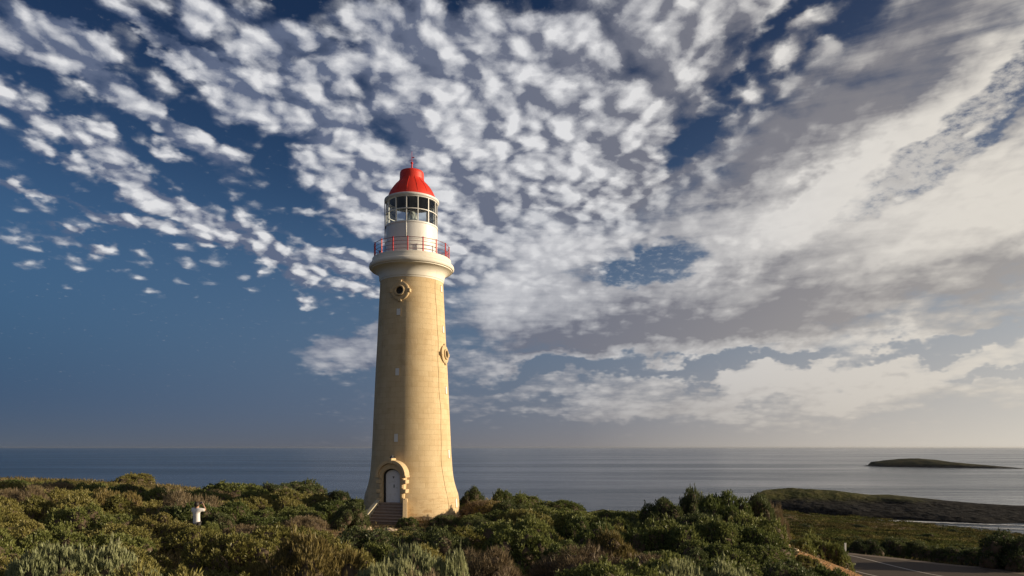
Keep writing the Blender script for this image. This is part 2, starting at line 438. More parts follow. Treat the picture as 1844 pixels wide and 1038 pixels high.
gm = mesh_np("ground", V, F, True)
bm = bmesh.new(); bm.from_mesh(gm); bm.verts.ensure_lookup_table()
cv = bm.verts[len(V)-1]
for k in range(NA): bm.faces.new((bm.verts[k], bm.verts[(k+1) % NA], cv)).smooth = True
bm.to_mesh(gm); bm.free()
tag(link("ground", gm, mat=m_ground), kind='structure')

# ------------------------------------------------------------------ road
m_road, t = material("worn_asphalt")
pos = t.n('ShaderNodeNewGeometry').outputs['Position']
n1 = t.noise(pos, 0.5, 5.0, 0.6); n2 = t.noise(pos, 40.0, 2.0, 0.5)
c = t.mix(n1, (0.062, 0.048, 0.038), (0.10, 0.078, 0.060)); c = t.mix(t.mul(n2, 0.4), c, (0.13, 0.105, 0.085))
principled(t, c, 0.9, n2, 0.4, 0.01, Specular_IOR_Level=0.15)
m_shoulder = simple("gravel", (0.16, 0.115, 0.075), 0.95, 0.35, 3.0, 0.5)
m_line = simple("worn_road_paint", (0.50, 0.45, 0.38), 0.8, 0.3, 4.0)
def offset(i, off):
    a, b = RS[max(i-1, 0)], RS[min(i+1, len(RS)-1)]
    d = (b-a)[:2]; d = d/np.linalg.norm(d)
    return np.array([RS[i,0] + d[1]*off, RS[i,1] - d[0]*off])          # positive off = right of travel (+X)
def ribbon(name, o0, o1, lift, mat, i0=0, i1=None):
    idx = range(i0, i1 or len(RS))
    V = []; f0 = callable(o0); f1 = callable(o1)
    for i in idx:
        for o_ in (o0(RS[i]) if f0 else o0, o1(RS[i]) if f1 else o1):
            p = offset(i, o_); V.append((p[0], p[1], RS[i,2] + lift))
    n = len(V)//2
    F = [(2*k, 2*k+1, 2*k+3, 2*k+2) for k in range(n-1)]
    return tag(link(name, mesh_np(name, V, F), mat=mat), kind='structure')
wide = lambda p: float(np.interp(p[1], [30,44.6,48.2,53.5,56], [9.2,9.2,7.0,4.3,4.3]))
ribbon("road", -4.0, lambda p: wide(p)-0.1, 0.0, m_road)
ribbon("road_shoulder", lambda p: wide(p)-0.1, lambda p: wide(p)+0.9, 0.0, m_shoulder)
ribbon("road_shoulder", -5.0, -4.0, 0.0, m_shoulder)
ribbon("road_marking", -0.07, 0.07, 0.004, m_line)
ribbon("road_marking", 3.75, 3.9, 0.004, m_line)

# ------------------------------------------------------------------ sea
m_sea, t = material("sea_water")
pos = t.n('ShaderNodeNewGeometry').outputs['Position']
swell = t.noise(t.map(pos, rot=(0, 0, 0.25), scale=(0.012, 0.030, 1)), 1.0, 4.0, 0.55)
chop = t.noise(t.map(pos, rot=(0, 0, -0.15), scale=(0.09, 0.20, 1)), 1.0, 4.0, 0.6)
wind = t.noise(t.map(pos, scale=(0.0006, 0.0028, 1)), 1.0, 4.0, 0.6, 0.5)
c = t.mix(t.ss(wind, 0.35, 0.65), (0.012, 0.028, 0.055), (0.022, 0.042, 0.065))
gust = t.ss(wind, 0.36, 0.64)
principled(t, c, t.mad(gust, 0.10, 0.12), t.mul(t.add(t.mul(swell, 4.0), t.mul(chop, 1.5)), t.mad(gust, 0.9, 0.45)), 1.0, 1.5, IOR=1.33)
rr2 = np.concatenate([[0], np.geomspace(120, 120000, 70)])
NS = 128; ths = np.arange(NS)*2*math.pi/NS
V = np.stack([(rr2[:,None]*np.cos(ths)), (rr2[:,None]*np.sin(ths)), np.full((len(rr2), NS), SEA_Z)], -1).reshape(-1, 3)
ii, jj = np.meshgrid(np.arange(1, len(rr2)-1), np.arange(NS), indexing='ij')
F = np.stack([ii*NS+jj, (ii+1)*NS+jj, (ii+1)*NS+(jj+1) % NS, ii*NS+(jj+1) % NS], -1).reshape(-1, 4)
tag(link("sea", mesh_np("sea", V, F, True), mat=m_sea), kind='structure')

# ------------------------------------------------------------------ headland and island
def heightfield(name, S, prof, mat, nu=260, nv=70, amp=1.0, seed=1.0, fs=0.05):
    """S: rows (x_front, y_front, x_back, y_back, height) along the landform; prof(v) the cross-section."""
    S = np.array(S, float); s = np.linspace(0, 1, len(S)); u = np.linspace(0, 1, nu); v = np.linspace(0, 1, nv)
    G = np.stack([np.interp(u, s, S[:,k]) for k in range(5)], -1)
    X = G[:,None,0]*(1-v) + G[:,None,2]*v; Y = G[:,None,1]*(1-v) + G[:,None,3]*v
    wob = hash_noise(X, Y, fs*0.5, seed+4)
    p = np.interp(np.clip(v[None,:] + wob*0.10, 0, 1), prof[0], prof[1])
    env = np.minimum(1, np.minimum(v, 1-v)*14)[None,:]
    rock = np.abs(hash_noise(X, Y, fs, seed))*0.5 + hash_noise(X, Y, fs*3, seed+9)*0.25 + hash_noise(X, Y, fs*8, seed+2)*0.12
    Z = SEA_Z - 2 + (G[:,None,4] + 2)*p + rock*amp*env*(0.25 + 0.75*(1-p)*p*4)
    V = np.stack([X, Y, Z], -1).reshape(-1, 3)
    ii, jj = np.meshgrid(np.arange(nu-1), np.arange(nv-1), indexing='ij')
    F = np.stack([ii*nv+jj, (ii+1)*nv+jj, (ii+1)*nv+jj+1, ii*nv+jj+1], -1).reshape(-1, 4)
    return tag(link(name, mesh_np(name, V, F, True), mat=mat), kind='structure')
def land_mat(name, low, scrub1, scrub2, z0, z1, sc):
    m, t = material(name)
    pos = t.n('ShaderNodeNewGeometry').outputs['Position']
    zc = t.xyz(pos)[2]
    n1 = t.noise(pos, sc, 6.0, 0.65); n2 = t.noise(t.map(pos, scale=(1, 1, 5)), sc*3, 5.0, 0.6)
    h = t.add(zc, t.mad(n1, (z1-z0)*1.6, -(z1-z0)*0.8))
    k = t.ss(h, z0, z1)
    rock = t.mix(t.ss(n2, 0.35, 0.7), tuple(v*0.5 for v in low), tuple(v*1.7 for v in low))
    veg = t.mix(t.ss(t.noise(pos, sc*1.7, 5.0, 0.6), 0.35, 0.65), scrub1, scrub2)
    principled(t, t.mix(k, rock, veg), 0.95, t.add(n2, n1), 1.0, 3.0, Specular_IOR_Level=0.05)
    return m
m_head = land_mat("headland_rock_and_scrub", (0.020, 0.019, 0.018), (0.055, 0.060, 0.022), (0.086, 0.080, 0.034), SEA_Z+8.5, SEA_Z+14, 0.05)
heightfield("headland", [
    (216,652,220,664,3),(222,645,228,680,13),(236,636,246,700,18.5),(262,615,275,720,20.5),(300,588,315,728,18.5),(335,572,352,730,14),(355,563,372,728,14),
    (385,552,402,722,11),(420,545,440,712,7.5),(455,540,478,700,5.5),(540,525,560,680,4),(680,520,700,660,5)],
    ((0, .05, .14, .30, .48, .58, .72, .9, 1), (0, .20, .34, .46, .60, .84, 1.0, .6, 0)), m_head, nu=420, nv=110, amp=2.6, seed=2.3)
m_isl = land_mat("island_rock_and_scrub", (0.050, 0.047, 0.042), (0.045, 0.046, 0.026), (0.075, 0.068, 0.036), SEA_Z+2, SEA_Z+9, 0.02)
heightfield("island", [
    (1120,2232,1126,2260,0.5),(1140,2210,1160,2300,4),(1152,2190,1175,2330,13),(1190,2160,1225,2350,19),(1225,2120,1270,2360,23.5),(1265,2090,1305,2370,25),
    (1310,2065,1350,2370,21),(1335,2040,1380,2350,15),(1370,2010,1410,2320,11),(1410,1985,1440,2260,7),(1432,1968,1452,2160,3.5),(1446,1958,1456,2060,0.5)],
    ((0, .05, .2, .5, .75, .93, 1), (0, .42, .74, 1.0, .95, .5, 0)), m_isl, amp=4.0, seed=6.1, fs=0.02)
# surf where the swell meets the rocks
m_foam, t = material("surf_foam")
pos = t.n('ShaderNodeNewGeometry').outputs['Position']
uvn = t.n('ShaderNodeAttribute', attribute_name='edge', attribute_type='GEOMETRY').outputs['Fac']
fn = t.noise(t.map(pos, scale=(0.5, 0.8, 1)), 0.35, 6.0, 0.7)
al = t.ss(t.mad(uvn, 0.55, fn), 0.62, 0.86)
fb = t.n('ShaderNodeBsdfDiffuse', ((0.78, 0.78, 0.76, 1),))
tr = t.n('ShaderNodeBsdfTransparent')
mx = t.n('ShaderNodeMixShader', (al, tr.outputs[0], fb.outputs[0]))
t.n('ShaderNodeOutputMaterial', (mx.outputs[0],))
def foam(pts, width):
    """A thin drift of foam along pts [(x, y, density)]."""
    P_ = np.array(pts, float); s = np.linspace(0, 1, len(P_)); u = np.linspace(0, 1, 120)
    C = np.stack([np.interp(u, s, P_[:,k]) for k in range(3)], -1)
    V = []; E = []
    vs = np.linspace(-1, 1, 9)
    for i in range(120):
        d = C[min(i+1,119),:2] - C[max(i-1,0),:2]; d = d/np.linalg.norm(d); nrm = np.array([-d[1], d[0]])
        for v_ in vs:
            p = C[i,:2] + nrm*v_*width
            V.append((p[0], p[1], SEA_Z + 0.25 + 0.2*(1-v_*v_))); E.append((1-abs(v_))*C[i,2]*min(1, min(i, 119-i)/10))
    ii, jj = np.meshgrid(np.arange(119), np.arange(8), indexing='ij')
    F = np.stack([ii*9+jj, (ii+1)*9+jj, (ii+1)*9+jj+1, ii*9+jj+1], -1).reshape(-1, 4)
    me = mesh_np("sea_foam", V, F, True)
    at_ = me.attributes.new('edge', 'FLOAT', 'POINT'); at_.data.foreach_set('value', np.array(E, np.float32))
    tag(link("sea_foam", me, mat=m_foam), kind='stuff')
foam([(296,582,.7),(306,574,1.1),(318,570,1.1),(335,562,.7),(365,548,.55),(400,536,.5),(440,528,.7),(480,525,.6)], 8)
foam([(330,540,.3),(360,520,.6),(400,505,.5),(440,498,.6)], 7)
foam([(430,640,.5),(445,700,.9),(470,702,.8),(520,690,.6)], 7)
foam([(1085,2245,.8),(1110,2238,1.2),(1130,2215,.9),(1150,2190,.4)], 9)
foam([(1430,1962,.4),(1450,1952,.9),(1475,1960,.9),(1500,1985,.4)], 9)
# ------------------------------------------------------------------ lighthouse
TX, TY = -7.1, 50.0
FACE = math.atan2(0 - TX, TY)           # heading from the tower to the camera, from -Y towards +X (radians)
def heading(deg):
    """Unit vector leaving the tower, deg to the right of the line to the camera."""
    a = FACE + R(deg)
    return Vector((math.sin(a), -math.cos(a), 0))
LH = thing("lighthouse", (TX, TY, 0.12), "tall tapering sandstone lighthouse with a white lantern room, red dome roof and red-posted gallery", "lighthouse")
Z0 = 0.12
SHAFT = [(3.43, -0.5), (3.43, 0.16), (3.36, 0.22), (3.37, 0.50), (3.33, 1.30), (3.27, 1.72), (3.16, 2.02), (3.03, 2.45), (2.945, 2.85), (2.88, 3.35), (2.80, 4.4),
         (2.735, 5.7), (2.64, 7.8), (2.53, 10.2), (2.40, 12.6), (2.30, 14.7), (2.215, 16.45), (2.20, 16.68)]
def shaft_r(zw):
    zs = [p[1] for p in SHAFT]
    return float(np.interp(zw, zs, [p[0] for p in SHAFT]))
def smooth_prof(P_, n=7):
    out = []
    for a, b in zip(P_, P_[1:]):
        for k in range(n): out.append((a[0]+(b[0]-a[0])*k/n, a[1]+(b[1]-a[1])*k/n))
    out.append(P_[-1]); return out

m_stone, t = material("coursed_sandstone")
pos = t.n('ShaderNodeTexCoord').outputs['Object']
sx, sy, sz = t.xyz(pos)
ang = t.m('ARCTAN2', sx, sy)
wv = t.cxyz(t.mul(ang, 2.6), sz)
wob = t.noise(pos, 1.3, 3.0, 0.6)
br = t.n('ShaderNodeTexBrick', {'Vector': t.vm('ADD', wv, t.cxyz(0, t.mul(wob, 0.05))), 'Color1': (0.62, 0.475, 0.28, 1), 'Color2': (0.54, 0.40, 0.22, 1), 'Mortar': (0.47, 0.335, 0.18, 1),
          'Scale': 1.0, 'Mortar Size': 0.011, 'Mortar Smooth': 0.6, 'Bias': -0.1, 'Brick Width': 0.74, 'Row Height': 0.36}, offset=0.5)
n1 = t.noise(pos, 1.1, 6.0, 0.6); n2 = t.noise(t.map(pos, scale=(1, 1, 0.12)), 2.6, 5.0, 0.65); n3 = t.noise(pos, 9.0, 5.0, 0.65); n4 = t.noise(pos, 40.0, 3.0, 0.6)
c = t.mix(t.ss(n1, 0.35, 0.68, 0.0, 0.55), br.outputs[0], (0.67, 0.535, 0.33))
c = t.mix(t.ss(n2, 0.52, 0.75, 0.0, 0.40), c, (0.40, 0.275, 0.15))
c = t.mix(t.ss(n3, 0.56, 0.8, 0.0, 0.35), c, (0.42, 0.295, 0.165))
low = t.ss(sz, 2.6, 0.1)
c = t.mix(t.mul(low, t.ss(t.noise(t.map(pos, scale=(1, 1, 2.5)), 2.2, 6.0, 0.7), 0.50, 0.62, 0.0, 0.65)), c, (0.36, 0.215, 0.095))
c = t.mix(t.ss(t.noise(pos, 2.1, 6.0, 0.7), 0.66, 0.74, 0.0, 0.6), c, (0.20, 0.15, 0.09))
principled(t, c, 0.9, t.add(t.mul(br.outputs['Fac'], -1.0), t.add(t.mul(n3, 0.7), t.mul(n4, 0.45))), 0.5, 0.03)
m_pale = simple("dressed_limestone", (0.55, 0.415, 0.24), 0.85, 0.2, 5.0, 0.3)
m_cream, t = material("weathered_cream_paint")
pos = t.n('ShaderNodeTexCoord').outputs['Object']
n1 = t.noise(pos, 1.6, 5.0, 0.6); n2 = t.noise(t.map(pos, scale=(1, 1, 0.15)), 4.0, 5.0, 0.65)
c = t.mix(n1, (0.74, 0.68, 0.56), (0.80, 0.76, 0.67)); c = t.mix(t.ss(n2, 0.56, 0.75, 0.0, 0.5), c, (0.52, 0.44, 0.31))
principled(t, c, 0.6, n1, 0.1, 0.01)
m_white, t = material("white_paint")
pos = t.n('ShaderNodeTexCoord').outputs['Object']
n2 = t.noise(t.map(pos, scale=(1, 1, 0.2)), 4.0, 5.0, 0.65)
c = t.mix(t.ss(n2, 0.5, 0.8, 0.0, 0.5), (0.74, 0.735, 0.71), (0.56, 0.54, 0.49))
principled(t, c, 0.45, n2, 0.05, 0.01)
m_red, t = material("red_roof_paint")
pos = t.n('ShaderNodeTexCoord').outputs['Object']
n2 = t.noise(t.map(pos, scale=(1, 1, 0.3)), 3.0, 5.0, 0.65)
c = t.mix(n2, (0.56, 0.022, 0.010), (0.70, 0.040, 0.016))
principled(t, c, 0.5, n2, 0.06, 0.02)
m_redrail = simple("red_rail_paint", (0.58, 0.035, 0.045), 0.5, 0.2, 8.0)
m_wire = simple("weathered_rail_steel", (0.22, 0.10, 0.11), 0.55, 0.25, 8.0)
m_dark = simple("dark_recess", (0.020, 0.016, 0.012), 0.7, 0.3, 8.0)  # near-black colour paints the shade of the door recess; also round panes
m_iron = simple("dark_painted_iron", (0.045, 0.05, 0.06), 0.5, 0.3, 8.0)
m_inside = simple("lantern_ceiling", (0.035, 0.036, 0.04), 0.7, 0.3, 4.0)
m_glass, t = material("window_glass")
gl = t.n('ShaderNodeBsdfGlossy', {'Color': (0.9, 0.92, 0.95, 1), 'Roughness': 0.03}); tr = t.n('ShaderNodeBsdfTransparent', {'Color': (0.80, 0.84, 0.86, 1)})
fr = t.n('ShaderNodeFresnel', {'IOR': 1.5})
mx = t.n('ShaderNodeMixShader', (t.m('MULTIPLY', fr.outputs[0], 0.9), tr.outputs[0], gl.outputs[0]))
t.n('ShaderNodeOutputMaterial', (mx.outputs[0],))
m_lens, t = material("lens_glass")
principled(t, (0.75, 0.78, 0.72), 0.12, Metallic=0.35)

def lobj(name, prof, mat, parent=LH, n=96, sharp=40, closed=False, dz=-Z0):
    bm = bmesh.new(); lathe(bm, [(r_, z_+dz) for r_, z_ in prof], n, closed=closed)
    return link(name, mesh_bm(name, bm, True, sharp), parent, mat)
bm = bmesh.new(); lathe(bm, [(r_, z_-Z0) for r_, z_ in smooth_prof(SHAFT, 6)], 160)
_dd = heading(-24.0); _xr = Vector((-_dd.y, _dd.x, 0))
doomed = [f for f in bm.faces if f.calc_center_median().dot(_dd) > 1 and abs(f.calc_center_median().dot(_xr)) < 0.66 and 1.22 < f.calc_center_median().z + Z0 < 3.62]
bmesh.ops.delete(bm, geom=doomed, context='FACES')
link("shaft", mesh_bm("shaft", bm, True, 30), LH, m_stone)
# thin dark shadow joint, cavetto and rim of the gallery
lobj("cornice", [(2.10, 16.60), (2.225, 16.60), (2.235, 16.70), (2.27, 16.72), (2.285, 16.95), (2.33, 17.10), (2.42, 17.23), (2.56, 17.34), (2.72, 17.41), (2.84, 17.44),
                 (2.845, 17.50), (2.93, 17.52), (2.975, 17.58), (2.985, 17.68), (2.96, 17.78), (2.90, 17.84), (2.84, 17.86), (2.835, 17.90), (2.79, 17.98), (2.765, 18.08), (2.76, 18.20), (2.72, 18.24), (1.5, 18.25)], m_cream, n=128, sharp=35)
# lantern room
LR = 1.80
lobj("lantern_wall", [(LR+0.05, 18.22), (LR+0.05, 18.36), (LR, 18.40), (LR, 19.30), (LR+0.025, 19.32), (LR+0.025, 19.38), (LR, 19.40), (LR, 20.42), (LR+0.045, 20.44), (LR+0.045, 20.54), (LR-0.12, 20.56), (LR-0.12, 18.3)], m_white, n=112, sharp=35)
NW = 14
PH = 13.7 - 25.714/1.0
gz_b, gz_m, gz_t = 20.56, 21.38, 22.24
for k in range(NW):
    a0 = FACE + R(PH + k*360/NW) - math.pi/2; a1 = a0 + 2*math.pi/NW
    bm = bmesh.new(); lathe(bm, [(LR-0.055, gz_b-Z0), (LR-0.055, gz_t-Z0)], 6, a0, a1)
    win = link("lantern_window", mesh_bm("lantern_window", bm, True), LH, m_glass)
    d = heading(PH + k*360/NW); r0 = LR - 0.03
    M = Matrix.Translation(Vector((d.x*r0, d.y*r0, 0))) @ Matrix.Rotation(math.atan2(d.y, d.x), 4, 'Z')
    bm = bmesh.new(); box(bm, (0, 0, (gz_b+gz_t)/2 - Z0), (0.09, 0.055, gz_t-gz_b), M)
    link("mullion", mesh_bm("mullion", bm), win, m_white)
lobj("glazing_bar", [(LR-0.075, gz_m-0.026), (LR+0.012, gz_m-0.026), (LR+0.012, gz_m+0.026), (LR-0.075, gz_m+0.026)], m_white, n=112, closed=True)
lobj("eave", [(LR-0.14, 22.22), (LR+0.02, 22.22), (LR+0.03, 22.26), (LR+0.10, 22.30), (LR+0.13, 22.36), (LR+0.12, 22.43), (LR+0.05, 22.47), (LR-0.15, 22.475), (LR-0.16, 22.40)], m_white, n=112, sharp=35, closed=True)
lobj("lantern_ceiling", [(LR-0.16, 22.36), (1.2, 22.44), (0.0, 22.50)], m_inside)
roof = lobj("roof", [(1.70, 22.465), (1.69, 22.56), (1.63, 22.78), (1.55, 22.97), (1.44, 23.16), (1.31, 23.34), (1.16, 23.52), (1.02, 23.66), (0.93, 23.76), (0.875, 23.86), (0.85, 23.96)], m_red, n=96, sharp=50)
lobj("roof_ventilator", [(0.855, 23.93), (0.845, 24.30), (0.835, 24.42), (0.79, 24.50), (0.66, 24.555), (0.40, 24.60), (0.0, 24.625)], m_red, roof, n=72, sharp=50)
bm = bmesh.new()
lathe(bm, [(0.11, 24.58-Z0), (0.07, 24.66-Z0), (0.055, 24.72-Z0), (0.05, 25.08-Z0), (0.09, 25.12-Z0), (0.10, 25.17-Z0), (0.05, 25.23-Z0), (0.014, 25.27-Z0), (0.010, 25.95-Z0), (0, 25.99-Z0)], 16)
tube(bm, [(-0.16, 0, 25.36-Z0), (0.16, 0, 25.36-Z0)], 0.014, 6); tube(bm, [(0, -0.16, 25.42-Z0), (0, 0.16, 25.42-Z0)], 0.014, 6)
box(bm, (0.10, 0, 25.55-Z0), (0.16, 0.012, 0.07))
link("finial", mesh_bm("finial", bm, True, 40), roof, m_redrail)
# lens inside
bm = bmesh.new()
for k in range(14):
    d = heading(PH + k*360/14)
    tube(bm, [(d.x*q_[0], d.y*q_[0], q_[1]-Z0) for q_ in ((1.695, 22.50), (1.632, 22.78), (1.56, 22.97), (1.45, 23.16), (1.32, 23.34), (1.17, 23.52), (1.03, 23.66), (0.94, 23.76), (0.885, 23.86), (0.86, 23.95))], 0.012, 6)
link("roof_seam", mesh_bm("roof_seam", bm, True), roof, m_red)
lens = lobj("lamp", [(0.0, 20.62), (0.26, 20.62), (0.30, 20.75), (0.36, 20.95), (0.38, 21.15), (0.36, 21.35), (0.30, 21.55), (0.22, 21.66), (0.0, 21.70)], m_lens, n=10, sharp=10)
lobj("lamp_pedestal", [(0.45, 18.3), (0.45, 20.3), (0.30, 20.34), (0.22, 20.62)], m_iron, lens, n=24)
bm = bmesh.new()
for k in range(8):
    a = 2*math.pi*k/8
    tube(bm, [(0.42*math.cos(a), 0.42*math.sin(a), 20.45-Z0), (0.42*math.cos(a), 0.42*math.sin(a), 21.85-Z0)], 0.018, 6)
link("lamp_frame", mesh_bm("lamp_frame", bm), lens, m_iron)
# conduit on the shaded side of the lantern
bm = bmesh.new()
d = heading(-86); r_ = LR + 0.07
tube(bm, [(d.x*r_, d.y*r_, 18.24-Z0), (d.x*r_, d.y*r_, 20.5-Z0), (d.x*(r_+.02), d.y*(r_+.02), 22.3-Z0)], 0.035, 8)
link("conduit", mesh_bm("conduit", bm, True), LH, m_iron)
bm = bmesh.new()
d = heading(-12); r_ = LR + 0.03
tube(bm, [(d.x*r_, d.y*r_, 19.4-Z0), (d.x*r_, d.y*r_, 20.5-Z0)], 0.025, 8)
link("conduit", mesh_bm("conduit", bm, True), LH, m_white)
# gallery railing
RRAD = 2.63
rail = link("gallery_railing", None, LH)
bm0 = bmesh.new(); box(bm0, (0, 0, 0.475), (0.075, 0.075, 0.95), bev=0.012); box(bm0, (0, 0, 0.965), (0.10, 0.10, 0.035), bev=0.01); box(bm0, (0, 0, 0.015), (0.13, 0.13, 0.03))
post_me = mesh_bm("railing_post", bm0)
for k in range(16):
    dg = -6 + 22.5*k; d = heading(dg)
    o = link("railing_post", post_me, rail, m_redrail)
    o.location = (d.x*RRAD, d.y*RRAD, 18.235-Z0); o.rotation_euler = (0, 0, FACE + R(dg))
for h, rr_ in ((0.93, 0.022), (0.68, 0.016), (0.43, 0.016), (0.17, 0.016)):
    prof = [(RRAD + rr_*math.cos(q_), 18.235 + h + rr_*math.sin(q_)) for q_ in (0, math.pi/2, math.pi, 3*math.pi/2)]
    lobj("rail", prof, m_wire, rail, n=96, closed=True, sharp=179)
# round windows with keyed stone rings
def frame_at(deg, zw, out=0.0):
    """Matrix with X across, Y up the batter, Z out of the wall."""
    d = heading(deg); r_ = shaft_r(zw) + out
    lean = math.atan((shaft_r(zw-0.5) - shaft_r(zw+0.5)))
    n = (d*math.cos(lean) + Vector((0, 0, math.sin(lean)))).normalized()
    xax = Vector((-d.y, d.x, 0)).normalized()          # to the right as seen from outside
    yax = n.cross(xax)
    M = Matrix((xax, yax, n)).transposed().to_4x4()
    M.translation = Vector((d.x*r_, d.y*r_, zw - Z0))
    return M
def ring_bm(prof, n=48):
    bm = bmesh.new(); lathe(bm, prof, n, closed=True); return bm
def round_window(deg, zw):
    M = frame_at(deg, zw)
    bm = ring_bm([(0.36, -0.25), (0.66, -0.25), (0.66, 0.05), (0.60, 0.09), (0.48, 0.10), (0.42, 0.09), (0.36, 0.09)])
    for k in range(4):
        Rm = Matrix.Rotation(math.pi/2*k, 4, 'Z')
        box(bm, (0.63, 0, -0.07), (0.24, 0.26, 0.36), Rm, bev=0.035)
    bm.transform(M)
    wn = link("round_window", mesh_bm("round_window", bm, True, 35), LH, m_pale)
    bm = ring_bm([(0.25, -0.20), (0.37, -0.20), (0.37, 0.17), (0.34, 0.20), (0.28, 0.20), (0.25, 0.16)]); bm.transform(M)
    link("window_frame", mesh_bm("window_frame", bm, True, 35), wn, m_pale)
    bm = bmesh.new(); lathe(bm, [(0.0, 0.04), (0.26, 0.04)], 32); bm.transform(M)
    link("window_pane", mesh_bm("window_pane", bm), wn, m_dark)
for deg, zw in ((-20.5, 15.62), (67, 11.5)):
    round_window(deg, zw)
# small white vent windows, one above the other on each face
def vent(deg, zw, w_, h_):
    M = frame_at(deg, zw)
    bm = bmesh.new()
    box(bm, (0, h_/2+0.02, -.03), (w_+0.08, 0.04, 0.10), M); box(bm, (0, -h_/2-0.02, -.03), (w_+0.08, 0.04, 0.12), M)
    box(bm, (-w_/2-0.02, 0, -.03), (0.04, h_, 0.10), M); box(bm, (w_/2+0.02, 0, -.03), (0.04, h_, 0.10), M)
    f = link("vent_window", mesh_bm("vent_window", bm), LH, m_pale)
    bm = bmesh.new(); box(bm, (0, 0, -0.022), (w_, h_, 0.07), M, bev=0.004)
    link("shutter", mesh_bm("shutter", bm), f, m_white)
for deg, zs in ((-22.5, (14.18, 10.10, 5.64)), (67, (16.1, 13.25, 9.0, 4.55, 1.12))):
    for zw in zs:
        vent(deg, zw, 0.27, 0.42 + 0.012*(16-zw))
# lightning conductor down the sunlit side
bm = bmesh.new()
zs = np.linspace(16.6, 0.2, 60)
tube(bm, [tuple(heading(46.5 + 1.2*math.sin(z_*1.1) + 0.6*math.sin(z_*2.7)) * (shaft_r(z_) + 0.012) + Vector((0, 0, z_-Z0))) for z_ in zs], 0.010, 6)
link("lightning_conductor", mesh_bm("lightning_conductor", bm, True), LH, simple("corroded_copper_strap", (0.42, 0.30, 0.17), 0.8, 0.3, 4.0))

# ---- doorway: a keyed stone surround standing out from the round wall
DOOR = -24.0
dd = heading(DOOR)
xr = Vector((-dd.y, dd.x, 0))
MD = Matrix((xr, Vector((0, 0, 1)), dd)).transposed().to_4x4()       # X right, Y up, Z out of the wall
RB = 3.37                                                            # face of the surround
MD.translation = dd*RB + Vector((0, 0, -Z0))
SILL, SPRING, HW = 1.32, 3.12, 0.59
def arch(hw, spring, n=16, rise=None):
    rise = hw if rise is None else rise
    return [(hw*math.cos(math.pi*k/n), spring + rise*math.sin(math.pi*k/n)) for k in range(n+1)]
def extrude_outline(bm, outer, z0, z1, M):
    a = [bm.verts.new(M @ Vector((p[0], p[1], z0))) for p in outer]; b = [bm.verts.new(M @ Vector((p[0], p[1], z1))) for p in outer]
    n = len(outer)
    bm.faces.new(b); bm.faces.new(a[::-1])
    for k in range(n): bm.faces.new((a[k], a[(k+1) % n], b[(k+1) % n], b[k]))
def band(bm, inner, outer, z0, z1, M):
    """A flat band between two open outlines of the same length, with thickness."""
    n = len(inner)
    vi0 = [bm.verts.new(M @ Vector((p[0], p[1], z0))) for p in inner]; vi1 = [bm.verts.new(M @ Vector((p[0], p[1], z1))) for p in inner]
    vo0 = [bm.verts.new(M @ Vector((p[0], p[1], z0))) for p in outer]; vo1 = [bm.verts.new(M @ Vector((p[0], p[1], z1))) for p in outer]
    for k in range(n-1):
        bm.faces.new((vi1[k], vi1[k+1], vo1[k+1], vo1[k])); bm.faces.new((vi0[k], vo0[k], vo0[k+1], vi0[k+1]))
        bm.faces.new((vi0[k], vi0[k+1], vi1[k+1], vi1[k])); bm.faces.new((vo0[k], vo1[k], vo1[k+1], vo0[k+1]))
    for k in (0, n-1):
        bm.faces.new((vi0[k], vi1[k], vo1[k], vo0[k]))
bm = bmesh.new()
inn = [(HW+0.05, SILL)] + arch(HW+0.05, SPRING-0.03, rise=0.50) + [(-HW-0.05, SILL)]
out = [(HW+0.30, SILL)] + arch(HW+0.30, SPRING, rise=0.80) + [(-HW-0.30, SILL)]
band(bm, inn, out, -0.62, -0.02, MD)
for s_ in (-1, 1):                                   # alternating long and short quoin blocks
    for k in range(6):
        wq = 0.34 if k % 2 == 0 else 0.20
        box(bm, (s_*(HW+0.06+wq/2+(0.10 if k % 2 == 0 else 0.0)), SILL + 0.16 + k*0.31, -0.22), (wq, 0.27, 0.56), MD, bev=0.035)
surround = link("door_surround", mesh_bm("door_surround", bm), LH, m_pale)
bm = bmesh.new()
hi = [(HW+0.30, SPRING-0.02)] + arch(HW+0.30, SPRING+0.02, rise=0.82); hi = hi[1:]
ho = arch(HW+0.47, SPRING+0.02, rise=1.02)
band(bm, hi, ho, -0.60, 0.14, MD)
box(bm, (HW+0.40, SPRING-0.05, -0.2), (0.26, 0.15, 0.70), MD, bev=0.03); box(bm, (-HW-0.40, SPRING-0.05, -0.2), (0.26, 0.15, 0.70), MD, bev=0.03)
box(bm, (0, SPRING+0.98, -0.20), (0.26, 0.36, 0.76), MD, bev=0.03)
link("hood_mould", mesh_bm("hood_mould", bm), surround, m_pale)
bm = bmesh.new()
o1 = [(HW+0.05, SILL)] + arch(HW+0.05, SPRING-0.03, rise=0.50) + [(-HW-0.05, SILL)]
i1 = [(HW-0.04, SILL)] + arch(HW-0.04, SPRING-0.03, rise=0.42) + [(-HW+0.04, SILL)]
band(bm, i1, o1, -0.60, -0.22, MD)
link("recess_shade", mesh_bm("recess_shade", bm), LH, m_dark)  # dark band painted as the recess shade around the door leaf
bm = bmesh.new()
extrude_outline(bm, [(HW-0.05, SILL+0.01)] + arch(HW-0.05, SPRING-0.03, rise=0.41) + [(-HW+0.05, SILL+0.01)], -0.42, -0.36, MD)
m_door, t = material("white_door_paint")
pos = t.n('ShaderNodeTexCoord').outputs['Object']
nn = t.noise(pos, 3.0, 5.0, 0.65)
principled(t, t.mix(t.ss(nn, 0.5, 0.75), (0.78, 0.78, 0.80), (0.55, 0.54, 0.53)), 0.5, nn, 0.1, 0.01)
door = link("door", mesh_bm("door", bm), LH, m_door)
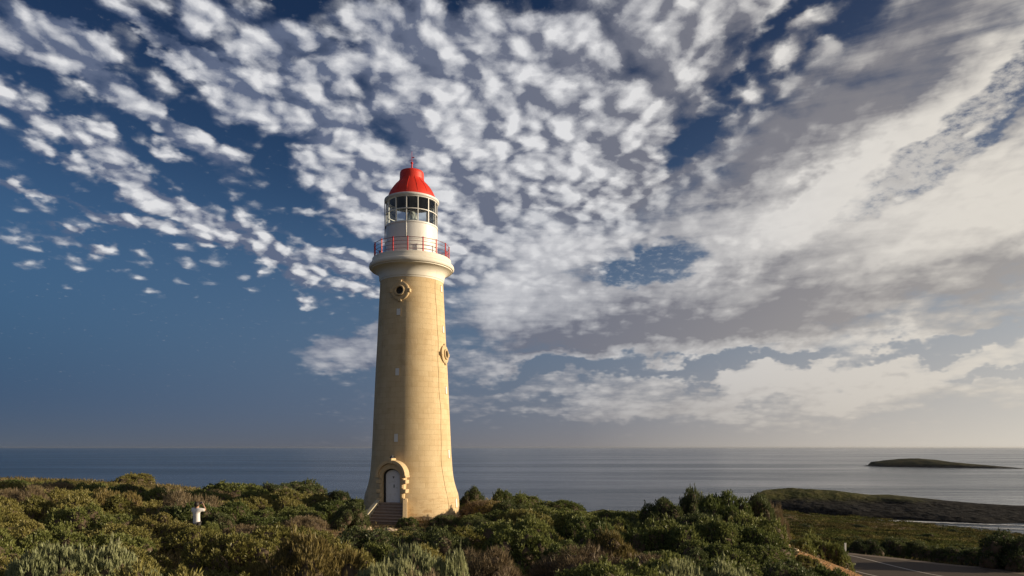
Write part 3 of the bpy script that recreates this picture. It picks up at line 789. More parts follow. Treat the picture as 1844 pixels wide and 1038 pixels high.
bm = bmesh.new()
extrude_outline(bm, [(0.02, 2.92), (0.09, 3.06), (-0.05, 3.06)], -0.365, -0.33, MD)
link("door_badge", mesh_bm("door_badge", bm), door, m_iron)
bm = bmesh.new()
box(bm, (0.06, 2.42, -0.345), (0.05, 0.22, 0.03), MD, bev=0.008); tube(bm, [tuple(MD @ Vector((0.06, 2.42, -0.34))), tuple(MD @ Vector((0.06, 2.42, -0.27))), tuple(MD @ Vector((0.15, 2.42, -0.27)))], 0.014, 8)
link("door_handle", mesh_bm("door_handle", bm), door, m_iron)
# the lamp above the door
bm = bmesh.new()
tube(bm, [tuple(MD @ Vector((0, 4.38, -0.55))), tuple(MD @ Vector((0, 4.46, -0.25))), tuple(MD @ Vector((0, 4.44, -0.12)))], 0.022, 8)
Ml = MD @ Matrix.Translation((0, 4.30, -0.12)) @ Matrix.Rotation(-math.pi/2, 4, 'X')
b2 = bmesh.new(); lathe(b2, [(0.0, 0.16), (0.05, 0.15), (0.13, 0.02), (0.14, 0.0), (0.09, -0.02), (0.08, -0.12), (0.0, -0.15)], 16); b2.transform(Ml)
tmp = bpy.data.meshes.new("tmp"); b2.to_mesh(tmp); b2.free(); bm.from_mesh(tmp); bpy.data.meshes.remove(tmp)
link("porch_lamp", mesh_bm("porch_lamp", bm, True, 40), LH, m_iron)
# ---- steps and their two parapets
m_step = simple("worn_step_stone", (0.34, 0.255, 0.205), 0.9, 0.3, 5.0, 0.4)
RUN, RISE, NST = 0.27, 0.17, 7
stair = link("stair", None, LH)
MS = Matrix((xr, Vector((0, 0, 1)), dd)).transposed().to_4x4(); MS.translation = dd*3.12 + Vector((0, 0, -Z0))
for k in range(NST):
    top = SILL - k*RISE; zf = 0.42 + k*RUN
    fl = 0.95*zf/(0.42 + NST*RUN)
    z_in = -0.25 if k == 0 else zf - RUN - 0.06
    bm = bmesh.new()
    box(bm, (fl/2, top/2 - 0.2, (zf+z_in)/2 - 0.02), (1.56 + fl, top + 0.4 - 0.05 - 0.003*k, zf - z_in - 0.04), MS)
    z_t = -0.2 if k == 0 else zf - RUN
    box(bm, (fl/2, top - 0.025, (zf+z_t)/2 + 0.02), (1.60 + fl - 0.004*k, 0.05, zf - z_t + 0.03), MS, bev=0.012)
    link("step", mesh_bm("step", bm), stair, m_step)
def parapet(s_, mat_, flare):
    bm = bmesh.new()
    L = 0.42 + NST*RUN
    prof = [(0.0, -0.4), (0.0, SILL+0.16), (0.22, SILL+0.16), (L-0.1, 0.40), (L+0.05, 0.34), (L+0.05, -0.4)]
    x0 = s_*0.80; x1 = s_*1.04
    rows = []
    for (zf, yy) in prof:
        fl = s_*flare*max(0, zf/L)
        rows.append((bm.verts.new(MS @ Vector((x0+fl, yy, zf))), bm.verts.new(MS @ Vector((x1+fl, yy, zf)))))
    n = len(rows)
    bm.faces.new([r_[0] for r_ in rows]); bm.faces.new([r_[1] for r_ in rows][::-1])
    for k in range(n):
        a, b = rows[k], rows[(k+1) % n]
        bm.faces.new((a[0], a[1], b[1], b[0]))
    bmesh.ops.recalc_face_normals(bm, faces=bm.faces[:])
    bmesh.ops.bevel(bm, geom=bm.edges[:], offset=0.035, segments=2, affect='EDGES')
    # coping slab along the slope
    a = Vector((x0+(x1-x0)/2, SILL+0.16, 0.18)); b = Vector((x0+(x1-x0)/2 + s_*flare*0.95, 0.40, L-0.02))
    dv = (b-a); ln = dv.length; rotx = math.atan2(dv.y, dv.z)
    Mc = MS @ Matrix.Translation((a+b)/2) @ Matrix.Rotation(math.atan2(dv.x, math.hypot(dv.y, dv.z)), 4, 'Y') @ Matrix.Rotation(-rotx, 4, 'X')
    box(bm, (0, 0.045, 0), (0.29, 0.08, ln+0.04), Mc, bev=0.02)
    return link("stair_parapet", mesh_bm("stair_parapet", bm, True, 35), LH, mat_)
m_lime = simple("limewashed_stone", (0.48, 0.43, 0.31), 0.85, 0.3, 4.0, 0.4)
parapet(-1, m_lime, 0.08)
parapet(1, m_pale, 1.12)
# ---- low walls each side
def low_wall(x0, x1, y, label):
    bm = bmesh.new()
    L = x1-x0; n = int(L/0.45)
    rnd = random.Random(int(x0*10))
    for k in range(n):
        w_ = L/n
        for r_ in range(2):
            box(bm, (x0 + (k+0.5+(0.0 if r_ == 0 else 0.12))*w_ - (0 if r_ == 0 else .06), y + rnd.uniform(-.015, .015), -0.05 + r_*0.235), (w_*0.985, 0.36 + rnd.uniform(-.02, .02), 0.23), bev=0.015)
    box(bm, ((x0+x1)/2, y, 0.335), (L, 0.42, 0.08), bev=0.015)
    box(bm, ((x0+x1)/2, y, -0.45), (L, 0.34, 0.6))
    o = link("stone_wall", mesh_bm("stone_wall", bm), None, m_step)
    bmid = Vector(((x0+x1)/2, y, 0))
    o.data.transform(Matrix.Translation(-bmid)); o.location = bmid + Vector((0, 0, Z0))
    tag(o, label, "wall")
low_wall(TX-5.6, TX-3.3, 50.6, "low stone wall with a pale coping left of the lighthouse steps")
low_wall(TX+3.4, TX+6.0, 51.2, "low stone wall with a pale coping right of the lighthouse base")
# ------------------------------------------------------------------ heath shrubs
def leaf_mat(name, col, alt, transl=0.3, hue=0.30):
    m, t = material(name)
    pos = t.n('ShaderNodeNewGeometry').outputs['Position']
    rnd = t.n('ShaderNodeObjectInfo').outputs['Random']
    n = t.noise(pos, 1.7, 3.0, 0.6)
    n2 = t.noise(pos, 14.0, 2.0, 0.6)
    c = t.mix(t.ss(t.mad(rnd, 0.5, t.mul(n, 0.7)), 0.25, 0.85), tuple(v*0.95 for v in col), tuple(v*1.02 for v in alt))
    c = t.mix(t.ss(n2, 0.35, 0.7), c, t.vm('SCALE', c, scale=1.0 + hue*2.2))
    d = t.n('ShaderNodeBsdfDiffuse', (c,)); tl = t.n('ShaderNodeBsdfTranslucent', (c,))
    gl = t.n('ShaderNodeBsdfGlossy', {'Color': (1, 1, 1, 1), 'Roughness': 0.45})
    a = t.n('ShaderNodeMixShader', (transl, d.outputs[0], tl.outputs[0]))
    b = t.n('ShaderNodeMixShader', (0.018, a.outputs[0], gl.outputs[0]))
    t.n('ShaderNodeOutputMaterial', (b.outputs[0],))
    return m
M_TWIG = simple("dry_twigs", (0.085, 0.060, 0.038), 0.95, 0.4, 9.0)
KIND = {   # leaf colours, leaf length, width, upward pull, spread, leaves a tuft, tufts, height ratio, lobes, lobe size
    'olive':  dict(mat=leaf_mat("olive_leaves", (0.125, 0.122, 0.034), (0.190, 0.170, 0.056)), L=.070, W=.027, up=.5, sp=.9, k=7, n=1500, h=.78, lobes=22, lr=(.20, .36), name="olive_shrub"),
    'green':  dict(mat=leaf_mat("green_leaves", (0.078, 0.100, 0.030), (0.140, 0.152, 0.046)), L=.062, W=.029, up=.4, sp=1.0, k=7, n=1600, h=.80, lobes=20, lr=(.22, .40), name="green_shrub"),
    'dark':   dict(mat=leaf_mat("dark_green_leaves", (0.046, 0.062, 0.026), (0.092, 0.106, 0.040)), L=.058, W=.027, up=.35, sp=1.0, k=7, n=1700, h=.86, lobes=18, lr=(.24, .42), name="dark_shrub"),
    'silver': dict(mat=leaf_mat("silvery_leaves", (0.20, 0.22, 0.11), (0.28, 0.29, 0.155), .25), L=.11, W=.022, up=1.5, sp=.40, k=10, n=900, h=.72, lobes=18, lr=(.22, .36), name="saltbush"),
    'twiggy': dict(mat=leaf_mat("dry_brown_stems", (0.120, 0.088, 0.052), (0.165, 0.128, 0.075), .1), L=.16, W=.010, up=.7, sp=.9, k=9, n=900, h=.70, lobes=18, lr=(.20, .36), name="dry_shrub"),
    'bronze': dict(mat=leaf_mat("bronze_leaves", (0.140, 0.112, 0.040), (0.20, 0.158, 0.06)), L=.10, W=.018, up=1.0, sp=.7, k=7, n=1300, h=.80, lobes=20, lr=(.20, .34), name="bronze_shrub"),
}
def ico(sub=1):
    bm = bmesh.new(); bmesh.ops.create_icosphere(bm, subdivisions=sub, radius=1)
    V = np.array([v.co[:] for v in bm.verts]); F = np.array([[v.index for v in f.verts] for f in bm.faces]); bm.free()
    return V, F
ICO_V, ICO_F = ico(2)
def shrub_meshes(kind, seed):
    k = KIND[kind]; rg = np.random.default_rng(seed)
    nl = k['lobes']
    q = np.sqrt(rg.random(nl))*0.74; th_ = rg.random(nl)*2*np.pi
    lr = rg.uniform(*k['lr'], nl)
    C = np.stack([q*np.cos(th_), q*np.sin(th_), k['h']*np.sqrt(1-q*q)*rg.uniform(.55, .92, nl) - 0.15], -1)
    C[:, 0] *= rg.uniform(.9, 1.2); C[:, 1] *= rg.uniform(.9, 1.15)
    # skirts low around the edge
    ns = 9; ths_ = np.arange(ns)*2*np.pi/ns + rg.random(ns)*.5
    C = np.vstack([C, np.stack([.78*np.cos(ths_), .78*np.sin(ths_), rg.uniform(.08, .22, ns)], -1)]); lr = np.append(lr, rg.uniform(.20, .32, ns))
    area = lr**2; which = rg.choice(len(C), size=k['n']*3, p=area/area.sum())
    d = rg.normal(size=(len(which), 3)); d /= np.linalg.norm(d, axis=1)[:, None]
    d[:, 2] = np.where(d[:, 2] < -0.25, -d[:, 2], d[:, 2])
    p = C[which] + d*lr[which][:, None]*rg.uniform(.82, 1.08, len(which))[:, None]
    dist = np.linalg.norm(p[:, None, :] - C[None], axis=2)/lr[None]
    dist[np.arange(len(which)), which] = 9
    ok = (dist.min(1) > 0.80) & (p[:, 2] > 0.0)
    p, d = p[ok][:k['n']], d[ok][:k['n']]
    # shoots that stand out from the crown and break its outline
    pick = rg.random(len(p)) < k.get('shoot', .022)
    sdir = d[pick]*.7 + rg.normal(size=(pick.sum(), 3))*.35; sdir[:, 2] += .75
    sdir /= np.linalg.norm(sdir, axis=1)[:, None]; slen = rg.uniform(.025, .055, (len(sdir), 1))
    p = np.vstack([p] + [p[pick] + sdir*slen*j for j in (1, 2, 3)]); d = np.vstack([d] + [sdir]*3)
    n = len(p); kk = k['k']
    base = np.repeat(p, kk, 0); nd = np.repeat(d, kk, 0)
    cl = np.repeat(rg.normal(size=(n, 3))*0.25, kk, 0)
    dr_ = nd + cl + rg.normal(size=(n*kk, 3))*k['sp']*0.62; dr_[:, 2] += k['up']
    dr_ /= np.linalg.norm(dr_, axis=1)[:, None]
    L = k['L']*rg.uniform(.65, 1.3, (n*kk, 1)); W = k['W']*rg.uniform(.7, 1.25, (n*kk, 1))
    sd_ = np.cross(dr_, rg.normal(size=(n*kk, 3))); sd_ /= np.linalg.norm(sd_, axis=1)[:, None]
    base = base + rg.normal(size=base.shape)*0.018
    nrm = np.cross(dr_, sd_)
    A = base; B = base + dr_*L*.5 + sd_*W*.5 + nrm*L*.05; Cc = base + dr_*L; D_ = base + dr_*L*.5 - sd_*W*.5 + nrm*L*.05
    V = np.stack([A, B, Cc, D_], 1).reshape(-1, 3)
    F = np.arange(len(V)).reshape(-1, 4)
    fol = mesh_np("foliage", V, F)
    fol.materials.append(k['mat'])
    # solid twig-brown lumps block see-through and darken the inside of the crown
    Vs, Fs = [], []; o = 0
    for c_, r_ in zip(C, lr):
        jit = 1 + rg.normal(size=(len(ICO_V), 1))*0.10
        v_ = c_ + ICO_V*r_*0.80*jit; v_[:, 2] = np.maximum(v_[:, 2], -0.12)
        Vs.append(v_); Fs.append(ICO_F + o); o += len(ICO_V)
    core = mesh_np("dark_twig_core", np.vstack(Vs), np.vstack(Fs))
    core.materials.append(M_TWIG)
    # radius/height of the whole plant for placing
    return fol, core, float(np.percentile(V[:, 2], 99.5))
PROTO = {}
for kd in KIND:
    PROTO[kd] = [shrub_meshes(kd, 100 + 17*i + len(kd)) for i in range(4)]

rnd = random.Random(5)
LIM = [(-400,850),(0,851),(110,853),(190,858),(240,855),(270,862),(330,868),(400,871),(470,869),(540,867),(575,872),(605,882),(640,889),(660,895),(665,938),(830,936),(832,880),(872,884),(890,886),(960,893),(1040,905),(1100,911),(1150,906),(1200,893),(1225,880),(1255,878),(1275,886),(1320,890),(1370,891),(1395,900),(1410,930),(1440,958),(1520,968),(1524,1045),(2300,1045)]
def lim_at(px, Y):
    v = float(np.interp(px, [l[0] for l in LIM], [l[1] for l in LIM]))
    if Y > 51.5 and 655 < px < 835: v = 888
    if Y > 54 and px > 1400: v = 960
    if Y < 31 and 325 < px < 385: v = max(v, 949)
    return v
def px_of(X, Y): return 922 + F_PX*X/Y
def py_of(Z, Y): return HORIZON - F_PX*(Z-EYE)/Y
def zone(px, Y):
    if px > 1515: return "beside the road"
    if Y < 24: d_ = "at the bottom edge"
    elif Y < 40: d_ = "mid slope"
    else: d_ = "near the skyline"
    if px < 200: s_ = "far left of the person in white"
    elif px < 420: s_ = "around the person in white"
    elif px < 640: s_ = "between the person and the lighthouse"
    elif px < 850: s_ = "in front of the lighthouse"
    elif px < 1130: s_ = "just right of the lighthouse"
    else: s_ = "on the right-hand mound"
    return d_ + " " + s_
ADJ = {'olive': "olive-green leafy shrub", 'green': "mid-green leafy shrub", 'dark': "dark green dense shrub", 'silver': "silvery grey-green spiky bush", 'twiggy': "brown half-dry twiggy shrub", 'bronze': "bronze-yellow feathery shrub"}
placed = []
taken = {}
def put(kind, X, Y, r, hf=1.0, label=None, var=None, rz=None, sx=1.0, force=False):
    fol, core, top = PROTO[kind][var if var is not None else rnd.randrange(4)]
    zg = gz(X, Y)
    px = px_of(X, Y)
    h = r*hf
    if not force:
        worst = 0
        for dx in (-.8, 0, .8):
            pxx = px_of(X+dx*r, Y)
            lim = lim_at(pxx, Y) + (12 if dx else 0)
            zmax = EYE - (lim-HORIZON)*Y/F_PX
            hm = (zmax - zg + 0.06)/top
            h = min(h, hm)
        if h < 0.34*r or h < 0.2: return None
    if label is None:
        zn = zone(px, Y)
        big = "large " if r > 1.55 else ("small " if r < 0.95 else "")
        lb = f"{big}{ADJ[kind]} {zn}"; grp = f"{big}{ADJ[kind]}s {zn}"
    else:
        lb, grp = label, None
    o = thing(KIND[kind]['name'], (X, Y, zg - 0.06*r), lb, "shrub", grp, rnd.uniform(0, 6.283) if rz is None else rz)
    o.scale = (r*sx, r*rnd.uniform(.9, 1.1), h)
    link("foliage", fol, o); link("dark_twig_core", core, o)
    placed.append((X, Y, r*sx)); taken[lb] = taken.get(lb, 0) + 1
    return o
def hero(kind, px, py, Y, wpx, label, hf=None, **kw):
    """A shrub whose top the photograph shows at (px, py) and wpx pixels wide, standing at depth Y."""
    X = (px-922)/F_PX*Y; r = wpx/F_PX*Y/2/0.98
    zt = EYE + (HORIZON-py)/F_PX*Y
    var = rnd.randrange(4)
    top = PROTO[kind][var][2]
    h = (zt - gz(X, Y) + 0.06*r)/top
    return put(kind, X, Y, r, max(0.3, h/r), label, var, force=True, **kw)
# --- plants that stand out in the photograph
hero('silver', 95, 985, 18.0, 150, "pale silvery spiky bush at the bottom left corner, left half of the sunlit drift")
hero('silver', 190, 978, 18.6, 140, "pale silvery spiky bush at the bottom left, right half of the sunlit drift")
hero('silver', 255, 1026, 16.0, 110, "silvery bush cut by the bottom edge below the person in white")
hero('silver', 58, 908, 38, 74, "small greyish-silver bush high on the left slope")
hero('silver', 745, 983, 18.5, 110, "tall silvery-green spiky bush directly below the lighthouse door")
hero('silver', 722, 1006, 16.0, 120, "low silvery-green spiky bush at the bottom edge below the lighthouse steps")
hero('silver', 815, 992, 17.5, 70, "narrow silvery-green spiky bush below the sunlit side of the lighthouse base")
hero('silver', 675, 1016, 15.5, 80, "small silvery bush at the bottom edge left of the others below the lighthouse")
hero('silver', 1225, 1013, 17.0, 120, "silvery bush at the bottom edge below the dark mound, left one of two")
hero('silver', 1310, 1014, 17.0, 120, "silvery bush at the bottom edge below the dark mound, right one of two")
hero('olive', 240, 853, 74, 70, "dark rounded shrub standing up from the left skyline")
hero('dark', 540, 866, 66, 90, "dark green dome of shrub on the skyline left of the lighthouse")
hero('green', 425, 869, 60, 110, "broad green shrub on the skyline right of the person in white")
hero('dark', 500, 870, 62, 70, "dark shrub on the skyline between two green domes left of the lighthouse")
hero('olive', 270, 905, 40, 110, "broad bronze-green shrub just left of the person in white")
hero('green', 215, 925, 34, 100, "leafy green shrub down the slope left of the person in white")
hero('green', 408, 905, 37, 90, "dense green shrub just right of the person in white")
hero('dark', 610, 884, 58, 44, "dark shrub against the sea beside the left edge of the lighthouse")
hero('dark', 850, 877, 60, 44, "dark rounded shrub against the sea touching the right edge of the lighthouse")
hero('green', 905, 882, 55, 46, "green wind-shaped shrub at the left end of the right skyline ridge")
hero('green', 950, 891, 56, 90, "sloping green shrub on the right skyline ridge next to the lighthouse")
hero('green', 1010, 901, 57, 80, "low green shrub at the dipping end of the right skyline ridge")
hero('dark', 918, 901, 46, 74, "dark shrub with a pale top below the ridge right of the lighthouse")
hero('olive', 925, 920, 40, 70, "low olive cushion shrub right of the low stone wall")
hero('dark', 1245, 879, 40, 54, "dark topknot shrub, highest point of the right-hand mound")
hero('green', 1300, 889, 36, 120, "large green crown on top of the right-hand mound")
hero('dark', 1365, 891, 37, 70, "dark wind-bent shrub at the right end of the mound")
hero('dark', 1190, 898, 39, 90, "dark shrub on the left shoulder of the right-hand mound")
hero('twiggy', 1385, 903, 38, 60, "brown bare shrub hanging over the right edge of the mound")
hero('green', 1345, 925, 31, 110, "olive-lit green shrub on the face of the right-hand mound")
hero('dark', 1255, 925, 32, 120, "deep green shrub in the hollow of the right-hand mound")
hero('green', 1190, 935, 29, 110, "rounded mid-green shrub at the foot of the right-hand mound")
hero('bronze', 1105, 955, 24, 100, "golden-bronze feathery shrub left of the right-hand mound")
hero('green', 1290, 975, 24, 150, "low spreading dark green shrub below the mound beside the sand bank")
hero('dark', 1260, 992, 21, 90, "dark green shrub under the spreading one below the mound")
hero('twiggy', 1180, 1000, 20, 150, "brown twiggy shrub at the bottom edge left of the silvery pair")
hero('twiggy', 1050, 985, 21, 160, "wide brown dry shrub at the bottom centre")
hero('twiggy', 880, 985, 20, 130, "grey-brown twiggy shrub at the bottom right of the silvery bushes")
hero('twiggy', 545, 930, 36, 80, "brown leafless bush in the middle left of the lighthouse steps")
hero('dark', 790, 955, 26, 130, "dark grey-green shrub in front of the lighthouse base")
hero('green', 690, 978, 23, 90, "low green shrub on the bare ground below the lighthouse steps")
hero('green', 1470, 968, 42, 110, "bright green shrub on the sand bank left of the white post")
hero('green', 1505, 980, 42, 50, "small bright green shrub touching the white roadside post")
hero('dark', 1420, 1012, 19, 150, "dark green shrub at the bottom edge below the sand bank")
hero('green', 1490, 1020, 20.0, 90, "leafy green shrub at the bottom edge where the sand bank meets the road")
hero('olive', 1452, 1000, 27, 46, "small olive shrub growing on the orange sand bank")
hero('dark', 1408, 985, 33, 50, "small dark shrub at the top left of the orange sand bank")
hero('dark', 1825, 962, 47, 110, "tall dark bush at the right edge beyond the road")
hero('dark', 1775, 988, 50, 90, "dark bush beyond the road left of the tallest one")
for px, py, Y, w_, lb in ((1560,972,56,60,"dark shrub beyond the road nearest the white post"), (1610,968,57,70,"dark shrub beyond the road second from the white post"), (1660,976,56,70,"dark shrub beyond the road in the middle of the hedge"), (1712,985,54,66,"dark shrub beyond the road before the tall right bushes"), (1745,990,52,60,"small green shrub beyond the road at the foot of the right bushes")):
    hero('dark' if 'dark' in lb else 'green', px, py, Y, w_, lb)
hero('green', 855, 925, 44, 50, "low green shrub at the right foot of the lighthouse base")
hero('green', 735, 932, 43, 40, "low green tuft of shrub at the right stair parapet")
hero('dark', 800, 928, 44, 60, "low dark shrub against the sunlit lighthouse base")
hero('dark', 634, 900, 50, 40, "dark shrub behind the low wall left of the lighthouse steps")

hero('olive', 345, 945, 29.2, 62, "small olive shrub hiding the legs of the person in white")
hero('green', 378, 941, 29.6, 44, "small green shrub at the right hip of the person in white")
hero('olive', 318, 938, 30.0, 60, "olive shrub at the left side of the person in white")
hero('dark', 395, 925, 33.5, 60, "dark shrub standing behind the right elbow of the person in white")
hero('dark', 305, 912, 35.0, 56, "dark shrub behind the left shoulder of the person in white")
# --- the rest of the heath
def clear(X, Y):
    if math.hypot(X-TX, Y-TY) < 4.4: return True
    px = px_of(X, Y)
    if 44 < Y < 50 and -11.5 < X < -7.6: return True                   # stairs
    if math.hypot(X+13.9, Y-31) < 1.15 or (abs(px-354) < 16 and 29.5 < Y < 31): return True      # the person
    for p in RS[::4]:
        if math.hypot(X-p[0], Y-p[1]) < (5.6 if X < p[0] else wide(p)+1.6): return True
    return False
n_fill = 0
cand = 0
LIMIT = 330
while n_fill < LIMIT and cand < 9000:
    cand += 1
    Y = 10.5 + 72*rnd.random()**1.25
    X = rnd.uniform(-0.79, 0.62)*Y
    px = px_of(X, Y)
    if px > 1385 and 22 < Y < 56: continue
    if px > 1420 and Y > 40: continue
    r = rnd.uniform(.75, 1.25)*(1.0 + Y*0.013)
    if clear(X, Y): continue
    if 560 < px < 725 and 22 < Y < 42 and rnd.random() < .85: continue
    if 620 < px < 860 and 30 < Y < 48:
        if rnd.random() < .6: continue
        r *= .6
    if any((X-a)**2 + (Y-b)**2 < (0.70*(r+c_))**2 for a, b, c_ in placed): continue
    u = mnoise.noise((X*0.09, Y*0.09, 4.0))*0.5 + 0.5 + rnd.uniform(-.22, .22)
    if px < 620: kd = 'bronze' if u < .15 else 'olive' if u < .54 else 'twiggy' if u < .59 else 'green' if u < .8 else 'dark'
    elif px < 880: kd = 'twiggy' if u < .28 else 'olive' if u < .4 else 'green' if u < .66 else 'dark'
    else: kd = 'twiggy' if u < .22 else 'bronze' if u < .29 else 'olive' if u < .40 else 'green' if u < .70 else 'dark'
    if put(kd, X, Y, r, rnd.choice((.62, .8, .95, 1.1, 1.3, 1.5))): n_fill += 1
print("fill", n_fill, cand, "labels", len(taken))

# --- dark shrubs dotted over the coastal heath beyond the road
n_h = 0
for _ in range(900):
    if n_h >= 46: break
    Y = math.exp(rnd.uniform(math.log(62), math.log(230))); px = rnd.uniform(1420, 1860)
    X = (px-922)/F_PX*Y
    if mnoise.noise((X*.05, Y*.03, 2.0)) < -.02: continue
    r = rnd.uniform(.8, 1.7)*(1 + Y*.003)
    if any((X-a)**2 + (Y-b)**2 < (0.8*(r+c_))**2 for a, b, c_ in placed) or clear(X, Y): continue
    where = "close beyond the road hedge" if Y < 105 else "far down toward the inlet"
    kd = rnd.choice(('dark', 'green', 'dark', 'olive'))
    nm = {'dark': "dark", 'green': "mid-green", 'olive': "olive"}[kd]
    o = put(kd, X, Y, r, rnd.uniform(.45, .7), f"{nm} low shrub dotted on the coastal heath, {where}", force=True)
    if o: o['group'] = f"{nm} low shrubs on the coastal heath {where}"; n_h += 1
# --- the low ground cover between the shrubs
def tufts(name, P_, s_, mat, label_kind='stuff', seed=3, leaves=7, L=.22, W=.035, up=.8):
    rg = np.random.default_rng(seed)
    n = len(P_)
    base = np.repeat(P_, leaves, 0) + rg.normal(size=(n*leaves, 3))*np.repeat(s_, leaves)[:, None]*[.30, .30, .02]
    d_ = rg.normal(size=(n*leaves, 3)); d_[:, 2] = np.abs(d_[:, 2]) + up; d_ /= np.linalg.norm(d_, axis=1)[:, None]
    sc = np.repeat(s_, leaves)[:, None]*rg.uniform(.6, 1.3, (n*leaves, 1))
    sd_ = np.cross(d_, rg.normal(size=d_.shape)); sd_ /= np.linalg.norm(sd_, axis=1)[:, None]
    V = np.stack([base, base + d_*L*sc*.5 + sd_*W*sc, base + d_*L*sc, base + d_*L*sc*.5 - sd_*W*sc], 1).reshape(-1, 3)
    o = link(name, mesh_np(name, V, np.arange(len(V)).reshape(-1, 4)), mat=mat)
    return tag(o, kind=label_kind)
M_GC = leaf_mat("low_heath_leaves", (0.105, 0.082, 0.026), (0.15, 0.120, 0.05), .25)
rg = np.random.default_rng(11)
N = 26000
Yc = 9 + 76*rg.random(N)**1.3; Xc = rg.uniform(-.80, .70, N)*Yc
pxc = 922 + F_PX*Xc/Yc
keep = np.hypot(Xc-TX, Yc-TY) > 3.6
keep &= ~((Yc > 44) & (Yc < 50) & (Xc > -11.2) & (Xc < -7.6))
bank_ = (Xc > 11.5) & (Xc < 21) & (Yc > 24) & (Yc < 48)
keep &= ~(bank_ & (rg.random(N) < .60))
bare = (pxc > 560) & (pxc < 760) & (Yc > 20) & (Yc < 45)
keep &= ~(bare & (rg.random(N) < .85))
for p in RS[::3]:
    d_ = np.hypot(Xc-p[0], Yc-p[1]); keep &= d_ > np.where(Xc < p[0], 5.0, wide(p)+0.9)
Xc, Yc = Xc[keep], Yc[keep]
Pg = np.stack([Xc, Yc, ground_z(Xc, Yc)], -1)
tufts("ground_cover", Pg, rg.uniform(.6, 1.3, len(Xc))*(1+Yc*.004)*np.where((Xc > 11) & (Xc < 22) & (Yc > 22), .55, 1), M_GC, leaves=9, W=.022)
# --- the coastal heath that runs down to the inlet on the right: it reads as one mass
M_CH, t = material("coastal_heath_leaves")
pos = t.n('ShaderNodeNewGeometry').outputs['Position']
n1 = t.noise(t.map(pos, scale=(1, .4, 1)), 0.07, 6.0, .65); n2 = t.noise(t.map(pos, loc=(31, 7, 3), scale=(1, .5, 1)), 0.16, 5.0, .65); n3 = t.noise(pos, 1.3, 3.0, .6)
c = t.mix(t.ss(n1, .42, .58), (0.118, 0.092, 0.040), (0.100, 0.112, 0.034))
c = t.mix(t.ss(n2, .55, .64), c, (0.26, 0.225, 0.085)); c = t.mix(t.ss(n2, .47, .40), c, (0.028, 0.036, 0.014))
c = t.mix(t.ss(n3, .3, .7, 0, .4), c, (0.05, 0.05, 0.02))
d_ = t.n('ShaderNodeBsdfDiffuse', (c,)); tl = t.n('ShaderNodeBsdfTranslucent', (c,)); mx = t.n('ShaderNodeMixShader', (.2, d_.outputs[0], tl.outputs[0]))
t.n('ShaderNodeOutputMaterial', (mx.outputs[0],))
N = 7500
Yc = np.exp(rg.uniform(np.log(54), np.log(335), N)); pxc = rg.uniform(1000, 2050, N); Xc = (pxc-922)/F_PX*Yc
zc_ = ground_z(Xc, Yc)
keep = (zc_ > -36) & (Xc > 10) & ((pxc > 1330) | (Yc > 95))
for p in RS[::3]: keep &= np.hypot(Xc-p[0], Yc-p[1]) > np.where(Xc < p[0], 5.5, wide(p)+2.0)
Xc, Yc, zc_ = Xc[keep], Yc[keep], zc_[keep]
clump = hash_noise(Xc, Yc*.5, .09, 5.5)
sz = rg.uniform(.40, .95, len(Xc))*(1 + Yc*.004)*(1 + np.clip(clump, 0, 1)*2.2)
Ps, Ss = [], []
for x_, y_, z_, s_ in zip(Xc, Yc, zc_, sz):
    m_ = 12
    a_ = rg.random(m_)*2*np.pi; q_ = np.sqrt(rg.random(m_))
    Ps.append(np.stack([x_ + s_*q_*np.cos(a_), y_ + s_*q_*np.sin(a_), z_ + s_*.42*np.sqrt(1-q_*q_) - .12], -1)); Ss.append(np.full(m_, .9 + .004*y_))
tufts("coastal_heath", np.vstack(Ps), np.concatenate(Ss), M_CH, leaves=5, L=.20, W=.06, up=.35)
# ------------------------------------------------------------------ the person taking a picture
def skin_mesh(name, verts, edges, radii, sub=2):
    me = bpy.data.meshes.new("skeleton")
    me.from_pydata([Vector(v) for v in verts], edges, [])
    o = bpy.data.objects.new("skeleton", me); COL.objects.link(o)
    sk = o.modifiers.new("skin", 'SKIN'); sk.use_smooth_shade = True
    for i, r_ in enumerate(radii):
        sv = me.skin_vertices[0].data[i]
        sv.radius = (r_, r_) if not isinstance(r_, tuple) else r_
        sv.use_root = (i == 0)
    sb = o.modifiers.new("sub", 'SUBSURF'); sb.levels = sub; sb.render_levels = sub
    dg = bpy.context.evaluated_depsgraph_get()
    out = bpy.data.meshes.new_from_object(o.evaluated_get(dg))
    bpy.data.objects.remove(o); bpy.data.meshes.remove(me)
    out.name = name
    out.polygons.foreach_set('use_smooth', np.ones(len(out.polygons), bool))
    return out
m_skin = simple("skin", (0.46, 0.27, 0.18), 0.55, 0.12, 20.0, 0.05)
m_shirt = simple("white_cotton", (0.80, 0.78, 0.76), 0.85, 0.06, 7.0, 0.3)
m_trouser = simple("dark_denim", (0.045, 0.042, 0.045), 0.9, 0.25, 12.0, 0.2)
m_hair = simple("dark_brown_hair", (0.020, 0.013, 0.009), 0.6, 0.4, 30.0, 0.4)
PX, PY = (354-922)/F_PX*31, 31.0
per = thing("person", (PX, PY, gz(PX, PY)), "person in a white shirt among the shrubs, arms raised to take a picture", "person", None, R(-12))
v = [(0,0,.94),(0,0,1.08),(0,-.01,1.27),(0,0,1.42),(0,.02,1.49),(0,.03,1.58),(0,.03,1.655)]
r = [.125,.115,.135,.075,.052,.088,.075]
e = [(0,1),(1,2),(2,3),(3,4),(4,5),(5,6)]
def add(pv, rv, parent):
    v.append(pv); r.append(rv); e.append((parent, len(v)-1)); return len(v)-1
add((0,.135,1.575), .016, 5)                                            # nose
for s_ in (-1, 1): add((s_*.098,.03,1.585), .016, 5)                    # ears
